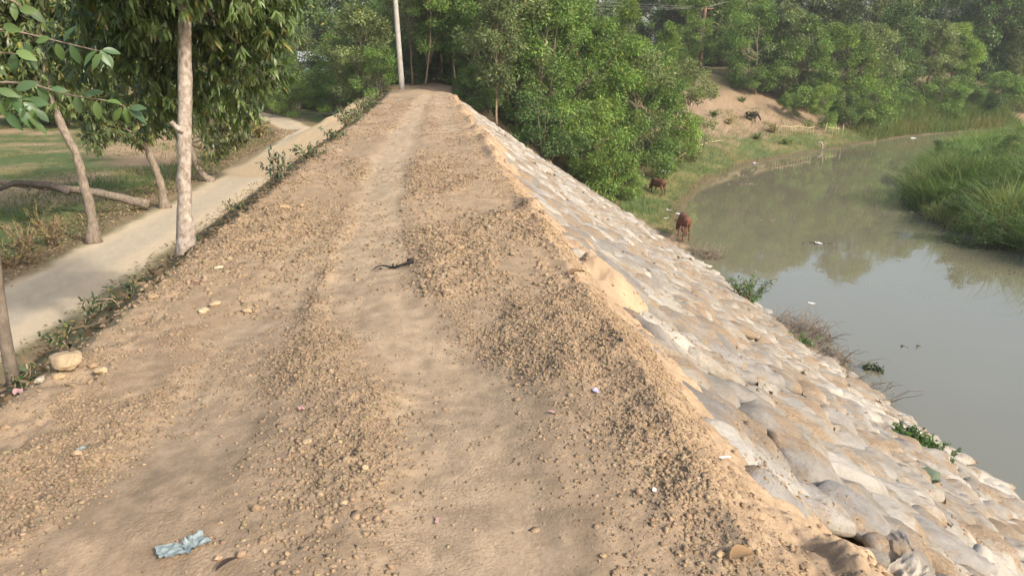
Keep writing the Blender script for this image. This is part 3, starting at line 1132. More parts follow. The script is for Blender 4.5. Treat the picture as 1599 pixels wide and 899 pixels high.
def gen_tree(seed, h, rad, crown0, nclump, nleaf, leaf, col, stems=1, thick=.11, clump_r=(.45, .9), lean=.05, bark='bark_brown',
             shape='oval', droop=.35, yellow=.05, kind='diamond'):
    """trunk mesh (with its limbs) and crown mesh; base at the origin"""
    rg = np.random.default_rng(seed)
    tr = MB()
    cr = MB()
    cents = []
    crad = []
    top = h * .93
    trunks = []
    for s in range(stems):
        a = rg.uniform(0, 6.28)
        ex = rg.uniform(.2, .5) * rad if stems > 1 else lean * h
        e = np.array((math.cos(a) * ex, math.sin(a) * ex, top * rg.uniform(.82, 1)))
        b0 = np.array((math.cos(a) * .12 * (stems > 1), math.sin(a) * .12 * (stems > 1), -.15))
        p = curve(b0, e, 9, (rg.normal(0, .03) * h, rg.normal(0, .03) * h, 0), .02 * h / 8, rg)
        r0 = thick * (1 if stems == 1 else .65)
        rr = r0 * np.linspace(1, .16, 9)
        rr[0] *= 1.35
        tr.tube(p, rr, 8, None, .04, rg)
        trunks.append(p)
    for c in range(nclump):
        z = crown0 + (1 - crown0) * rg.random() ** .9
        f = (z - crown0) / (1 - crown0)
        if shape == 'oval':
            w_ = math.sin(math.pi * min(1, .12 + .86 * f)) ** .6
        elif shape == 'cone':
            w_ = (1 - f) ** .7 * .95 + .12
        else:
            w_ = 1 - .35 * f ** 2
        a = rg.uniform(0, 6.28)
        q = rg.uniform(.45, 1.08) ** .7
        ct = np.array((math.cos(a) * rad * w_ * q, math.sin(a) * rad * w_ * q, z * h))
        pt = trunks[rg.integers(len(trunks))]
        ct[:2] += np.array([np.interp(ct[2], pt[:, 2], pt[:, 0]), np.interp(ct[2], pt[:, 2], pt[:, 1])]) * .8
        cents.append(ct)
        crad.append(rg.uniform(*clump_r) * (1 - .25 * f))
        if c % 2 == 0:
            zb = max(crown0 * h * .7, ct[2] - rg.uniform(.12, .28) * h)
            st = np.array([np.interp(zb, pt[:, 2], pt[:, 0]), np.interp(zb, pt[:, 2], pt[:, 1]), zb])
            tr.tube(curve(st, ct, 5, (0, 0, .05 * h * rg.normal()), .02, rg), np.linspace(thick * .34, thick * .08, 5), 5, None, 0, rg)
    cents = np.array(cents)
    crad = np.array(crad)
    wgt = crad ** 2
    ci = rg.choice(len(cents), nleaf, p=wgt / wgt.sum())
    d = unit(rg.normal(0, 1, (nleaf, 3)))
    rfr = rg.random(nleaf) ** .42
    P = cents[ci] + d * (crad[ci] * rfr)[:, None] * np.array((1.15, 1.15, .85))
    outw = unit(P - np.array((0, 0, h * .5)))
    D = unit(d * .6 + outw * .35 + rg.normal(0, .55, (nleaf, 3)) + np.array((0, 0, -droop)))
    Nn = unit(np.array((0, 0, 1.0)) * .7 + d * .7 + rg.normal(0, .5, (nleaf, 3)))
    L = leaf[0] * rg.uniform(.65, 1.25, nleaf)
    W = leaf[1] * rg.uniform(.7, 1.2, nleaf)
    C = leaf_cols(nleaf, col, .28, yellow, rg)
    C = C * (1 + .22 * rg.normal(0, 1, len(cents))[ci])[:, None].clip(.55, 1.6)
    (leaves_diamond if kind == 'diamond' else leaves_long)(cr, P, D, Nn, L, W, C)
    return tr.mesh('trunk', M[bark]), cr.mesh('crown', M['leaf'], False)


G_MID = (.105, .160, .045)
G_DARK = (.070, .110, .040)
G_LIGHT = (.125, .185, .055)
G_DUST = (.125, .145, .070)
SPEC = {
    'acacia': [gen_tree(300 + s, 9.0, 2.5, .08, 70, 14000, (.26, .095), (G_MID, G_DUST, G_LIGHT)[s], 2, .12) for s in range(3)],
    'shrub': [gen_tree(320 + s, 4.6, 2.1, .05, 40, 8500, (.20, .085), (G_MID, G_DARK, G_LIGHT)[s], 3, .08, (.4, .75), shape='dome') for s in range(3)],
    'slim': [gen_tree(340 + s, 8.0, 1.25, .28, 34, 6500, (.23, .08), (G_DUST, G_MID)[s], 1, .075, (.35, .65), .06, 'bark_twig') for s in range(2)],
    'big': [gen_tree(360 + s, 15.0, 4.6, .03, 90, 15000, (.46, .19), (G_DARK, G_DUST, (.075, .115, .04))[s], 1, .24, (.8, 1.6), .04, 'bark_dark') for s in range(3)],
    'cone': [gen_tree(380 + s, 9.5, 1.7, .12, 48, 9000, (.24, .075), (.11, .16, .045), 1, .1, (.35, .7), .03, shape='cone', droop=.1) for s in range(2)],
}
NAME = {'acacia': 'bushy_tree', 'shrub': 'bush', 'slim': 'slender_tree', 'big': 'tall_tree', 'cone': 'pointed_tree'}


def put_tree(kind, var, px, Y, hgt, label, group=None, wide=1.0, X=None):
    if X is None:
        d = ray(px, 97)
        X = d[0] / d[1] * Y
    z = hz(X, Y)
    tr, cr = SPEC[kind][var % len(SPEC[kind])]
    h0 = {'acacia': 9.0, 'shrub': 4.6, 'slim': 8.0, 'big': 15.0, 'cone': 9.5}[kind]
    s = hgt / h0
    o = empty(NAME[kind], (X, Y, z), label, 'bush' if kind == 'shrub' else 'tree', group, random.uniform(0, 6.28))
    o.scale = (s * wide, s * wide, s)
    link('trunk', tr, o)
    link('crown', cr, o)
    return o


# the clump on the near bank, between the sandbags and the cows' bench
NB = 'trees of the clump beside the sandbag slope'
put_tree('shrub', 0, 955, 43.5, 4.4, 'round green bush with a thin stem, standing lowest on the grass by the far cow', 'bushes by the river', .95)
for k, (px, Y, kd, hh, lb) in enumerate([
    (775, 44.5, 'slim', 7.6, 'slender pale-stemmed tree at the far corner of the sandbags'),
    (800, 47.5, 'acacia', 9.2, 'dusty olive tree leaning over the top end of the sandbags'),
    (845, 46.5, 'acacia', 8.6, 'dusty green tree behind the upper edge of the sandbag slope'),
    (885, 48.5, 'acacia', 9.4, 'full green tree in the middle of the clump over the sandbags'),
    (855, 43.8, 'shrub', 4.2, 'olive bush drooping over the edge of the sandbags'),
    (905, 45.5, 'shrub', 4.4, 'dark bush between the sandbag edge and the round green bush'),
    (935, 50, 'acacia', 8.8, 'bright green tree standing behind the round green bush'),
    (985, 52, 'acacia', 8.4, 'green tree above the bare bank with the dead branches'),
    (1030, 55, 'acacia', 8.6, 'bushy green tree toward the river end of the clump'),
    (1010, 50.5, 'shrub', 4.3, 'bright bush low on the bank above the dead branches'),
    (1072, 59, 'acacia', 7.4, 'rounded tree ending the clump toward the bare earth bank'),
    (1062, 56, 'shrub', 4.0, 'bush at the foot of the last rounded tree, above the water'),
    (830, 56, 'acacia', 10.5, 'tall tree at the back of the clump left of the pointed pair'),
    (905, 60, 'cone', 11, 'left one of two light green pointed trees rising behind the clump'),
    (975, 62, 'cone', 10.5, 'right one of two light green pointed trees rising behind the clump'),
    (1045, 68, 'cone', 9.5, 'pale pointed tree left of the brown pole'),
]):
    put_tree(kd, k, px, Y, hh, lb, 'bushes by the river' if kd == 'shrub' else NB)

# around the end of the track and the concrete pole
TE = 'trees where the track enters the wood'
for k, (px, Y, kd, hh, wd, lb) in enumerate([
    (560, 54, 'acacia', 6.4, 1.25, 'broad fresh green tree left of the concrete pole'),
    (590, 51, 'shrub', 3.0, 1.0, 'low grey green bush at the foot of the broad tree by the pole'),
    (520, 60, 'acacia', 6.0, 1.1, 'green tree left of the broad fresh green tree'),
    (643, 56, 'slim', 8.5, 1.1, 'slender tree with a bent stem just right of the concrete pole'),
    (662, 53.5, 'slim', 7.5, 1.1, 'slender straight tree second from the concrete pole'),
    (690, 57, 'slim', 8.5, 1.2, 'slender tree in the row facing the end of the track'),
    (712, 55, 'slim', 7.8, 1.2, 'slender tree near the turn of the track'),
    (735, 58, 'slim', 8.8, 1.2, 'slender tree on the inside of the track turn'),
    (760, 54, 'acacia', 8.6, .9, 'olive tree overhanging the turn of the track'),
    (670, 62, 'acacia', 9.5, 1.0, 'bushy tree filling the wood behind the slender row'),
    (715, 64, 'acacia', 9.5, 1.0, 'second bushy tree filling the wood behind the slender row'),
    (610, 64, 'acacia', 10, 1.0, 'yellow green tree rising behind the concrete pole'),
    (465, 70, 'acacia', 7.5, 1.0, 'loose dull tree above the bend of the dirt road'),
    (455, 60, 'shrub', 2.6, 1.2, 'dark low bush on the far verge of the dirt road bend'),
    (425, 66, 'acacia', 6.5, 1.0, 'thin tree at the outer side of the road bend'),
]):
    put_tree(kd, k + 1, px, Y, hh, lb, 'bushes by the river' if kd == 'shrub' and 0 else TE, wd)

for k, (px, Y, h) in enumerate(((640, 63, 2.4), (662, 66, 3.0), (685, 62, 2.2), (706, 66, 2.8), (728, 63, 2.4), (748, 60, 2.2), (625, 67, 3.0))):
    put_tree('shrub', (2, 0)[k % 2], px, Y - 4, h + .9, 'low bush in the shade behind the slender trees', 'undergrowth behind the slender trees', 1.3)

# the far bank with the bare earth slope
FB = 'trees along the top of the bare far bank'
for k, (px, Y, kd, hh, wd, lb) in enumerate([
    (1185, 87, 'acacia', 10.0, 1.1, 'big dark green tree at the left end of the far bank row'),
    (1225, 89, 'acacia', 10.4, 1.15, 'second big tree from the left in the far bank row'),
    (1262, 87, 'acacia', 10.4, 1.15, 'light topped tree in the middle of the far bank row'),
    (1310, 89, 'acacia', 10.2, 1.15, 'yellowish green tree right of the middle of the far bank row'),
    (1352, 91, 'acacia', 10.5, 1.1, 'tall green tree toward the right of the far bank row'),
    (1295, 81, 'shrub', 4.6, .8, 'dark narrow bush at the right end of the bamboo fence'),
    (1365, 86, 'shrub', 5.6, 1.2, 'dark bush hanging low over the far bank grass'),
    (1340, 84, 'shrub', 4.6, 1.0, 'grey green bush behind the broken fence end'),
    (1242, 83, 'shrub', 2.6, .8, 'small bush spilling down the bare earth bank'),
    (1400, 95, 'big', 13, .75, 'grey green tree behind the tall straw coloured grass'),
    (1445, 99, 'acacia', 10.5, 1.2, 'sunlit yellow green tree above the tall straw coloured grass'),
    (1490, 101, 'acacia', 10, 1.1, 'bright rounded tree right of the sunlit yellow green tree'),
    (1470, 94, 'shrub', 5.2, 1.3, 'dark bush behind the crest of the tall grass'),
    (1525, 97, 'shrub', 5.4, 1.4, 'wide green bush where the river goes out of sight'),
    (1575, 99, 'shrub', 5.0, 1.4, 'yellowish bush above the reeds at the right edge'),
    (1540, 110, 'big', 15, .85, 'tall dark tree at the right behind the bushes'),
    (1600, 108, 'big', 12, .9, 'tall dull tree at the right edge of the view'),
    (1140, 97, 'cone', 9.5, 1.2, 'small pointed tree right of the brown pole'),
    (1085, 92, 'cone', 9, 1.2, 'small yellow green tree just left of the brown pole'),
]):
    put_tree(kd, k, px, Y, hh, lb, FB, wd)

for k in range(16):
    px = 1240 + k * 24 + random.uniform(-8, 8)
    put_tree('shrub', k, px, 86 + k * .8 + random.uniform(-1, 2), random.uniform(2.6, 4.4), 'bush in the thicket under the far bank trees', 'thicket under the far bank trees', 1.2)
for k, (px, py_) in enumerate(((745, 49), (770, 46.5), (790, 48), (815, 46.8), (870, 46.3), (920, 44.5), (985, 43.5))):
    put_tree('shrub', k, px, py_, (2.6, 2.4, 3, 2.6, 2.8, 2.2, 1.6)[k], 'low bush in the undergrowth along the edge of the sandbags', 'undergrowth bushes along the edge of the sandbags', 1.15)
for k, (px, Y) in enumerate(((452, 73), (482, 72), (508, 74), (530, 70))):
    put_tree('shrub', k, px, Y, (4.2, 3.4, 4.0, 4.4)[k], 'bush hiding the foot of the tin roofed house', 'bushes before the tin roofed house', 1.1)

for k, px in enumerate((1060, 1085, 1108, 1125, 1142, 1165)):
    put_tree('acacia', k, px, 108 + 3 * (k % 3), 9.5, 'dark tree filling the gap behind the brown pole', 'trees filling the gap behind the brown pole', 1.5)

# the wood that closes the view
for k in range(46):
    px = -260 + k * 44 + random.uniform(-14, 14)
    Y = random.uniform(104, 142) if px > 420 else random.uniform(80, 118)
    put_tree('big', k, px, Y, random.uniform(14, 19), 'tall dark tree of the wood that closes the view', 'tall trees of the distant wood', random.uniform(.95, 1.2))
for k in range(14):
    px = -40 + k * 33 + random.uniform(-10, 10)
    Y = random.uniform(52, 74)
    if px > 330:
        Y += 12
    put_tree(random.choice(('acacia', 'shrub')), k, px, Y, random.uniform(4.5, 7), 'dark tree in the hedge across the field', 'trees of the hedge across the field', 1.3)

# ------------------------------------------------------------------ the trees beside the dirt road
def whorls(mb, cents, rad, n, leaf, col, rg, per=9, yellow=.05):
    """twig tips carrying whorls of long hanging leaves"""
    cents = np.asarray(cents)
    rad = np.asarray(rad)
    ci = rg.choice(len(cents), n, p=rad ** 2 / (rad ** 2).sum())
    d = unit(rg.normal(0, 1, (n, 3)))
    tip = cents[ci] + d * (rad[ci] * rg.random(n) ** .4)[:, None]
    axis = unit(d * .7 + np.array((0, 0, -.35)) + rg.normal(0, .3, (n, 3)))
    a = rg.uniform(0, 6.28, (n, per)) 
    s1 = unit(np.cross(axis, np.array((.3, .2, 1.0))))
    s2 = np.cross(axis, s1)
    sp = rg.uniform(.5, 1.15, (n, per))
    D = axis[:, None] * .8 + (np.cos(a) * sp)[..., None] * s1[:, None] + (np.sin(a) * sp)[..., None] * s2[:, None] + np.array((0, 0, -.45))
    Nn = D * .2 + np.array((0, 0, 1.0)) + axis[:, None] * .5 + rg.normal(0, .15, D.shape)
    P = np.repeat(tip[:, None], per, 1) + rg.normal(0, .012, D.shape) - axis[:, None] * rg.uniform(0, .06, (n, per, 1))
    m = n * per
    C = leaf_cols(m, col, .3, yellow, rg) * np.repeat((1 + .2 * rg.normal(0, 1, n)).clip(.5, 1.7), per)[:, None]
    leaves_long(mb, P.reshape(-1, 3), D.reshape(-1, 3), Nn.reshape(-1, 3), leaf[0] * rg.uniform(.6, 1.2, m), leaf[1] * rg.uniform(.7, 1.15, m), C, rg.uniform(.1, .45, m))
    return tip


def road_tree(name, label, base, trunk, rad, clumps, nwhorl, leaf, col, bark, seed, limbs=True, yellow=.05, per=9, kmin=11):
    """trunk: world points; clumps: (x, y, z, r) in world space"""
    rg = np.random.default_rng(seed)
    base = np.asarray(base, float)
    o = empty(name, base, label, 'tree')
    tr = MB()
    tp = np.asarray(trunk) - base
    # resample
    t = np.linspace(0, len(tp) - 1, 26)
    tt = np.stack([np.interp(t, range(len(tp)), tp[:, k]) for k in range(3)], -1)
    for _ in range(4):
        tt[1:-1] = (tt[:-2] + tt[1:-1] * 2 + tt[2:]) / 4
    tt[1:] += rg.normal(0, rad[0] * .05, (25, 3))
    rr = np.interp(np.linspace(0, 1, 26), np.linspace(0, 1, len(rad)), rad)
    rr = rr * (1 + .06 * rg.normal(0, 1, 26))
    rr[0] *= 1.7
    rr[1] *= 1.28
    rr[2] *= 1.08
    tr.tube(tt, rr, 16, None, .05, rg)
    cl = np.array(clumps, float)
    cen = cl[:, :3] - base
    if limbs:
        for c in cen:
            k = np.argmin(np.abs(tt[:, 2] - (c[2] - .5))) if c[2] - .5 < tt[-1, 2] else 25
            k = max(k, kmin)
            p = curve(tt[k], c, 6, (0, 0, rg.uniform(-.05, .2)), .03, rg)
            tr.tube(p, np.linspace(rr[k] * .34, .010, 6), 6, None, 0, rg)
    cr = MB()
    tip = whorls(cr, cen, cl[:, 3], nwhorl, leaf, col, rg, per, yellow)
    tw = rg.choice(len(tip), min(len(tip), 160), replace=False)
    for k in tw:
        c = cen[np.argmin(((cen - tip[k]) ** 2).sum(1))]
        tr.tube(curve(c, tip[k], 3, (0, 0, .04), 0, rg), (.009, .006, .004), 4, None, 0, rg, False)
    tr.build('trunk', M[bark], o)
    cr.build('crown', M['leaf_gloss'], o, False)
    return o


MANGO = (.115, .165, .055)
# 1: the pale trunk on the shoulder of the embankment
b1 = np.array((-2.81, 8.45, hz(-2.81, 8.45) - .06))
t1 = [b1, at(288, 300, 8.45), at(288, 200, 8.46), at(288, 110, 8.5), at(290, 30, 8.55), at(287, -60, 8.6), at(280, -170, 8.7)]
c1 = []
for q in [(-2.0, 7.2, 3.3, .75), (-2.6, 6.9, 3.5, .75), (-3.3, 7.1, 3.7, .8), (-2.2, 7.7, 4.4, .9), (-3.0, 8.0, 4.6, .9), (-1.6, 8.8, 4.4, .8), (-2.7, 7.4, 2.9, .4)]:  # boughs above the frame, added to shade the visible crown and trunk
    c1.append(q)
rg = np.random.default_rng(5)
for (px, py, Y, r) in [(330, 40, 9.3, .5), (380, 20, 9.0, .5), (420, 45, 9.2, .42), (350, 110, 9.6, .45), (405, 110, 9.5, .38), (370, 165, 10.2, .36),
                       (420, -30, 8.8, .5), (330, -60, 8.2, .6), (250, 30, 9.2, .5), (215, 15, 8.8, .45), (240, 90, 9.6, .5), (190, 70, 9.6, .45), (225, 150, 10.2, .45),
                       (150, 40, 9.6, .45), (180, -20, 8.8, .6), (250, -50, 8.1, .6), (120, 90, 10.2, .45), (260, 140, 9.8, .4), (310, 160, 10.0, .42),
                       (280, -140, 8.6, .9), (380, -140, 8.9, .8), (180, -130, 8.8, .8), (280, -260, 8.8, 1.0), (440, 5, 9.6, .3), (300, 90, 10.0, .5), (140, -40, 9.4, .5)]:
    p = at(px, py, Y)
    c1.append((*p, r))
T1 = road_tree('broad_leaved_tree', 'tree with a pale blotched trunk on the left shoulder of the embankment, long hanging leaves', b1, t1, [.088, .076, .070, .068, .064, .058, .05],
               c1, 4200, (.135, .033), MANGO, 'bark_pale', 21, kmin=19)
mbx = MB()
st = at(287, 205, 8.40) - b1
mbx.tube(curve(st, at(267, 190, 8.36) - b1, 5, (0, 0, -.02), 0), (.035, .03, .028, .026, .024), 8)
mbx.build('branch_stub', M['bark_pale'], T1)

# 2: crooked trunk nearest on the far side of the road
b2 = np.array((-7.9, 17.7, hz(-7.9, 17.7) - .05))
t2 = [b2, at(143, 330, 17.7), at(130, 285, 17.7), at(122, 245, 17.7), at(100, 205, 17.8), at(85, 175, 17.9), at(72, 120, 18.0), at(60, 40, 18.2)]
c2 = [(*at(px, py, Y), r) for px, py, Y, r in [(60, 130, 18, .7), (100, 140, 18.4, .6), (20, 110, 18.2, .7), (70, 70, 18.4, .9), (130, 90, 18.8, .8), (20, 40, 18.4, .9), (100, 10, 18.6, 1.1), (-40, 80, 18, 1.0),
                                                (40, -60, 18.4, 1.3), (120, -80, 18.8, 1.3), (150, 40, 19.2, .8), (-30, 0, 18.4, 1.2)]]
road_tree('broad_leaved_tree', 'tree with a crooked brown trunk on the far verge, the fallen log behind it', b2, t2, [.125, .105, .098, .092, .082, .072, .06, .05],
          c2, 1500, (.21, .06), (.10, .14, .05), 'bark_brown', 22, yellow=.1)
# 3: leaning trunk where the log starts
b3 = np.array((-7.72, 22.0, hz(-7.72, 22.0) - .05))
t3 = [b3, at(252, 288, 22), at(238, 250, 22), at(222, 215, 22.1), at(208, 165, 22.2), at(198, 110, 22.4), at(190, 40, 22.6)]
c3 = [(*at(px, py, Y), r) for px, py, Y, r in [(205, 200, 22, .5), (240, 205, 22, .45), (170, 195, 21.6, .55), (150, 215, 21.4, .4), (190, 160, 22.2, .7), (140, 170, 22, .6), (240, 160, 22.4, .7), (200, 110, 22.5, .9),
                                                (150, 120, 22.4, .8), (260, 110, 22.6, .8), (190, 50, 22.6, 1.1), (250, 40, 22.8, 1.1), (130, 60, 22.6, 1.0), (200, -50, 22.8, 1.4), (280, 190, 22.6, .5)]]
road_tree('broad_leaved_tree', 'leaning tree with a smooth brown trunk at the thick end of the fallen log', b3, t3, [.125, .105, .096, .09, .08, .07, .06],
          c3, 1800, (.22, .058), (.11, .15, .058), 'bark_brown', 23, yellow=.12)
# 4: the trunk half hidden behind the pale tree
b4 = np.array((-7.75, 27.0, hz(-7.75, 27.0) - .05))
t4 = [b4, at(308, 265, 27), at(298, 230, 27), at(290, 200, 27), at(285, 150, 27), at(285, 80, 27)]
c4 = [(*at(px, py, Y), r) for px, py, Y, r in [(335, 215, 27, .6), (365, 205, 27, .6), (350, 165, 27, .8), (310, 150, 27, .8), (385, 110, 27.5, .7), (360, 100, 27.5, 1.1), (300, 80, 27.5, 1.1),
                                                (330, 240, 26.8, .4), (350, 30, 27.5, 1.4), (400, 40, 27.8, .9), (300, -40, 27.5, 1.6)]]
road_tree('broad_leaved_tree', 'tree behind the pale trunk, low leafy boughs over the road verge', b4, t4, [.125, .105, .098, .09, .07, .05],
          c4, 950, (.22, .058), (.075, .100, .034), 'bark_brown', 24, yellow=.1)

# 5: young tree at the left edge of the frame, its big leaves close by
b5 = np.array((-3.52, 6.05, hz(-3.52, 6.05) - .05))
o5 = empty('young_tree', b5, 'young tree with a bare grey stem at the left edge and large oval leaves', 'tree')
tr = MB()
tp5 = [b5, at(2, 500, 6.05), at(-8, 420, 6.0), at(-14, 330, 5.9), at(-30, 200, 5.8), at(-45, 90, 5.7), at(-60, -40, 5.6)]
tp5 = np.array(tp5) - b5
t = np.linspace(0, 6, 20)
tt = np.stack([np.interp(t, range(7), tp5[:, k]) for k in range(3)], -1)
for _ in range(3):
    tt[1:-1] = (tt[:-2] + 2 * tt[1:-1] + tt[2:]) / 4
tr.tube(tt, np.linspace(.052, .026, 20), 12, None, .03)
lv = MB()
rg = np.random.default_rng(8)
twigs = [([(-45, 60), (0, 45), (40, 52), (95, 66), (155, 80)], 5.1, [(5, 40, 'r'), (88, 68, 'd'), (100, 66, 'u'), (110, 70, 'd'), (78, 60, 'l'), (157, 78, 'd'), (150, 80, 'dl'), (160, 78, 'r'), (166, 84, 'd'), (160, 84, 'dl')]),
         ([(-40, 150), (0, 140), (30, 158), (55, 172)], 5.0, [(15, 150, 'dl'), (28, 155, 'r'), (36, 160, 'dr'), (45, 165, 'dl'), (50, 170, 'd'), (54, 172, 'dr'), (20, 152, 'd'), (8, 146, 'l'), (40, 158, 'r'), (30, 170, 'd'), (0, 160, 'd'), (10, 175, 'dr'), (-5, 140, 'r'), (44, 185, 'dr'), (25, 140, 'u')]),
         ([(-40, 130), (40, 128), (110, 150), (175, 158), (198, 168)], 5.3, [(60, 132, 'd'), (80, 138, 'r'), (118, 150, 'd'), (130, 150, 'u'), (165, 158, 'r'), (150, 158, 'd'), (194, 167, 'd'), (200, 169, 'dr'), (202, 169, 'r'), (190, 168, 'dl'), (198, 172, 'd')]),
         ([(-45, 10), (10, -5), (40, 15), (30, 20)], 5.2, [(30, 15, 'r'), (42, 12, 'dr'), (20, 5, 'd'), (25, 80, 'r')]),
         ([(-45, 80), (0, 82), (40, 86)], 5.2, [(30, 84, 'r'), (40, 86, 'dr'), (22, 84, 'd'), (38, 66, 'd')])]
DV = {'r': (1, .0, -.15), 'd': (.1, .1, -1), 'dl': (-.6, -.1, -.8), 'dr': (.7, .1, -.7), 'u': (.7, .2, .3), 'l': (-1, 0, -.1)}
for pts, Y, lvs in twigs:
    p = np.array([at(px, py, Y + .06 * k) for k, (px, py) in enumerate(pts)]) - b5
    k = np.argmin(((tt - p[0]) ** 2).sum(1))
    p = np.concatenate([[tt[k]], p])
    t = np.linspace(0, len(p) - 1, 16)
    pp = np.stack([np.interp(t, range(len(p)), p[:, q]) for q in range(3)], -1)
    pp[1:-1] = (pp[:-2] + 2 * pp[1:-1] + pp[2:]) / 4
    tr.tube(pp, np.linspace(.011, .003, 16), 6)
    for px, py, dd in lvs:
        q = at(px, py, Y + rg.uniform(0, .15)) - b5
        D = np.array(DV[dd]) + rg.normal(0, .18, 3)
        Nn = np.array((.25, -.75, .6)) + rg.normal(0, .35, 3)
        L_ = rg.uniform(.095, .15)
        cc = leaf_cols(1, (.105, .17, .055) if rg.random() < .6 else (.065, .115, .05), .2, 0, rg)
        leaves_mid(lv, q[None], D[None], Nn[None], L_, L_ * rg.uniform(.42, .52), cc, .18)
tr.build('trunk', M['bark_stem'], o5)
lv.build('crown', M['leaf_gloss'], o5, False)

# fallen log and the dark dead branch over it
p0 = np.array((-8.0, 21.6, hz(-8.0, 21.6) + .16))
pts = np.array([p0, at(200, 312, 21.7), at(150, 300, 21.8), at(90, 294, 22.0), at(40, 289, 22.2), at(-40, 280, 22.4)])
for k in range(1, len(pts)):
    pts[k][2] = max(pts[k][2], hz(pts[k][0], pts[k][1]) + .1)
lg = empty('fallen_log', p0, 'long grey brown fallen log stretching across the field edge from the leaning tree', 'log')
mbx = MB()
t = np.linspace(0, 5, 22)
pp = np.stack([np.interp(t, range(6), pts[:, q]) for q in range(3)], -1) - p0
mbx.tube(pp + RNG.normal(0, .012, pp.shape), np.linspace(.135, .075, 22), 12, None, .04)
mbx.build('log_stem', M['bark_brown'], lg)
for px, py in ((140, 322), (60, 312), (40, 306)):
    q = at(px, py, 21.6) - p0
    s_ = pp[np.argmin(np.abs(pp[:, 0] - q[0]))]
    mbx = MB()
    mbx.tube(curve(s_, q, 4, (0, 0, .02), 0), (.045, .035, .028, .018), 6)
    mbx.build('branch_stub', M['bark_brown'], lg)
q0 = at(108, 300, 21.55)
dl_ = MB()
pts = np.array([q0, at(85, 290, 21.6), at(55, 287, 21.7), at(25, 285, 21.8), at(0, 295, 21.8), at(-30, 306, 21.9)])
dl_.tube(curve(q0, q0, 2)[:1] * 0 + (np.stack([np.interp(np.linspace(0, 5, 14), range(6), pts[:, q]) for q in range(3)], -1) - q0), np.linspace(.11, .05, 14), 9, None, .05)
o = link('dead_branch', dl_.mesh('dead_branch', M['bark_dark']), None, q0)
tag(o, 'dark dead branch lying along the top of the fallen log', 'branch')

# ------------------------------------------------------------------ grass
def blades(mb, x, y, z, hgt, wid, lean, col, rng=RNG, bias=None):
    n = len(x)
    a = rng.uniform(0, 6.28, n)
    d = np.stack([np.cos(a), np.sin(a), np.zeros(n)], -1)
    if bias is not None:
        d = d + bias
    f = rng.uniform(0, 6.28, n)
    s = np.stack([np.cos(f), np.sin(f), np.zeros(n)], -1)
    hgt = hgt[:, None]
    lean = np.broadcast_to(lean, (n,))[:, None] * rng.uniform(.4, 1.5, (n, 1))
    P = np.stack([x, y, z - .02], -1)
    V = []
    for t, wd in ((0, 1.0), (.4, .9), (.75, .6), (1, .06)):
        c = P + np.array((0, 0, 1.0)) * hgt * (t - .35 * lean * t * t) + d * hgt * lean * t * t
        ww = np.broadcast_to(wid, (n,))[:, None] * wd * .5
        V += [c + s * ww, c - s * ww]
    V = np.stack(V, 1)
    b0 = (np.arange(n) * 8)[:, None]
    Q = np.concatenate([b0 + np.array([2 * k, 2 * k + 1, 2 * k + 3, 2 * k + 2]) for k in range(3)])
    mb.add(V.reshape(-1, 3), Q, None, np.repeat(col, 8, 0))


def cols2(n, a, b, k, var=.25):
    c = mixc(np.tile(np.array(a), (n, 1)), b, np.clip(k, 0, 1))
    return c * RNG.uniform(1 - var, 1 + var, (n, 1))


# reeds on the opposite bank: tussocks whose blades lean out from their middles
def tussocks(cx_, cy_, per, hlo, hhi, rad, wid, lean, ca, cb, kcol, seed):
    rg = np.random.default_rng(seed)
    n = len(cx_)
    hs = rg.uniform(hlo, hhi, n) * (1 + .75 * fbm(cx_ * .32, cy_ * .32, seed, 2))
    hs = hs * np.interp(cy_ - .35 * (cx_ - 27), [41, 56], [1, .62])
    ks = kcol + 1.2 * fbm(cx_ * .22, cy_ * .22, seed + 1, 2) + rg.normal(0, .2, n)
    dk = 1 + .5 * fbm(cx_ * .4, cy_ * .4, seed + 3, 2)
    th = rg.uniform(0, 6.28, (n, per))
    r = rad * rg.random((n, per)) ** .6 * (.6 + .4 * hs[:, None] / hhi)
    x = (cx_[:, None] + np.cos(th) * r).ravel()
    y = (cy_[:, None] + np.sin(th) * r).ravel()
    out = np.stack([(np.cos(th) * r / rad).ravel(), (np.sin(th) * r / rad).ravel(), np.zeros(n * per)], -1) * 1.5
    z = np.maximum(height(x, y), WATER_Z - .05)
    hh = np.repeat(hs, per) * rg.uniform(.45, 1.1, n * per)
    c = cols2(n * per, ca, cb, np.repeat(ks, per) + rg.normal(0, .15, n * per), .3) * np.repeat(dk, per)[:, None]
    blades(mbx, x, y, z, hh, wid, lean, c, rg, bias=out)


mbx = MB()
x = RNG.uniform(24, 95, 15000)
y = 16 + 79 * RNG.random(15000) ** 1.5
m_ = masks(x, y)
k = (m_['dr'] > .05) & (np.degrees(np.arctan2(x, y)) < 46) & (m_['dr'] < 30) & (RNG.random(15000) < np.where(m_['dr'] < 5, .95, .42))
tussocks(x[k], y[k], 56, .8, 2.2, .6, .040, .6, (.140, .225, .058), (.32, .28, .12), .2, 171)
tag(mbx.build('reeds', M['blade'], None, False), 'dense tall green reeds covering the opposite bank', 'reeds', kind='stuff')

for k, (px, Y, hh, lb) in enumerate(((1590, 32.5, 2.2, 'dark bush hanging over the water at the right edge'), (1565, 36, 1.9, 'green bush in the reeds left of the dark bush at the right edge'),
                                     (1530, 44, 2.0, 'green bush in the middle of the reeds'), (1600, 48, 2.3, 'dull bush in the reeds at the right edge'), (1500, 56, 1.9, 'bush in the reeds toward the far side'))):
    put_tree('shrub', 1, px, Y, hh, lb, 'bushes among the reeds', 1.25)

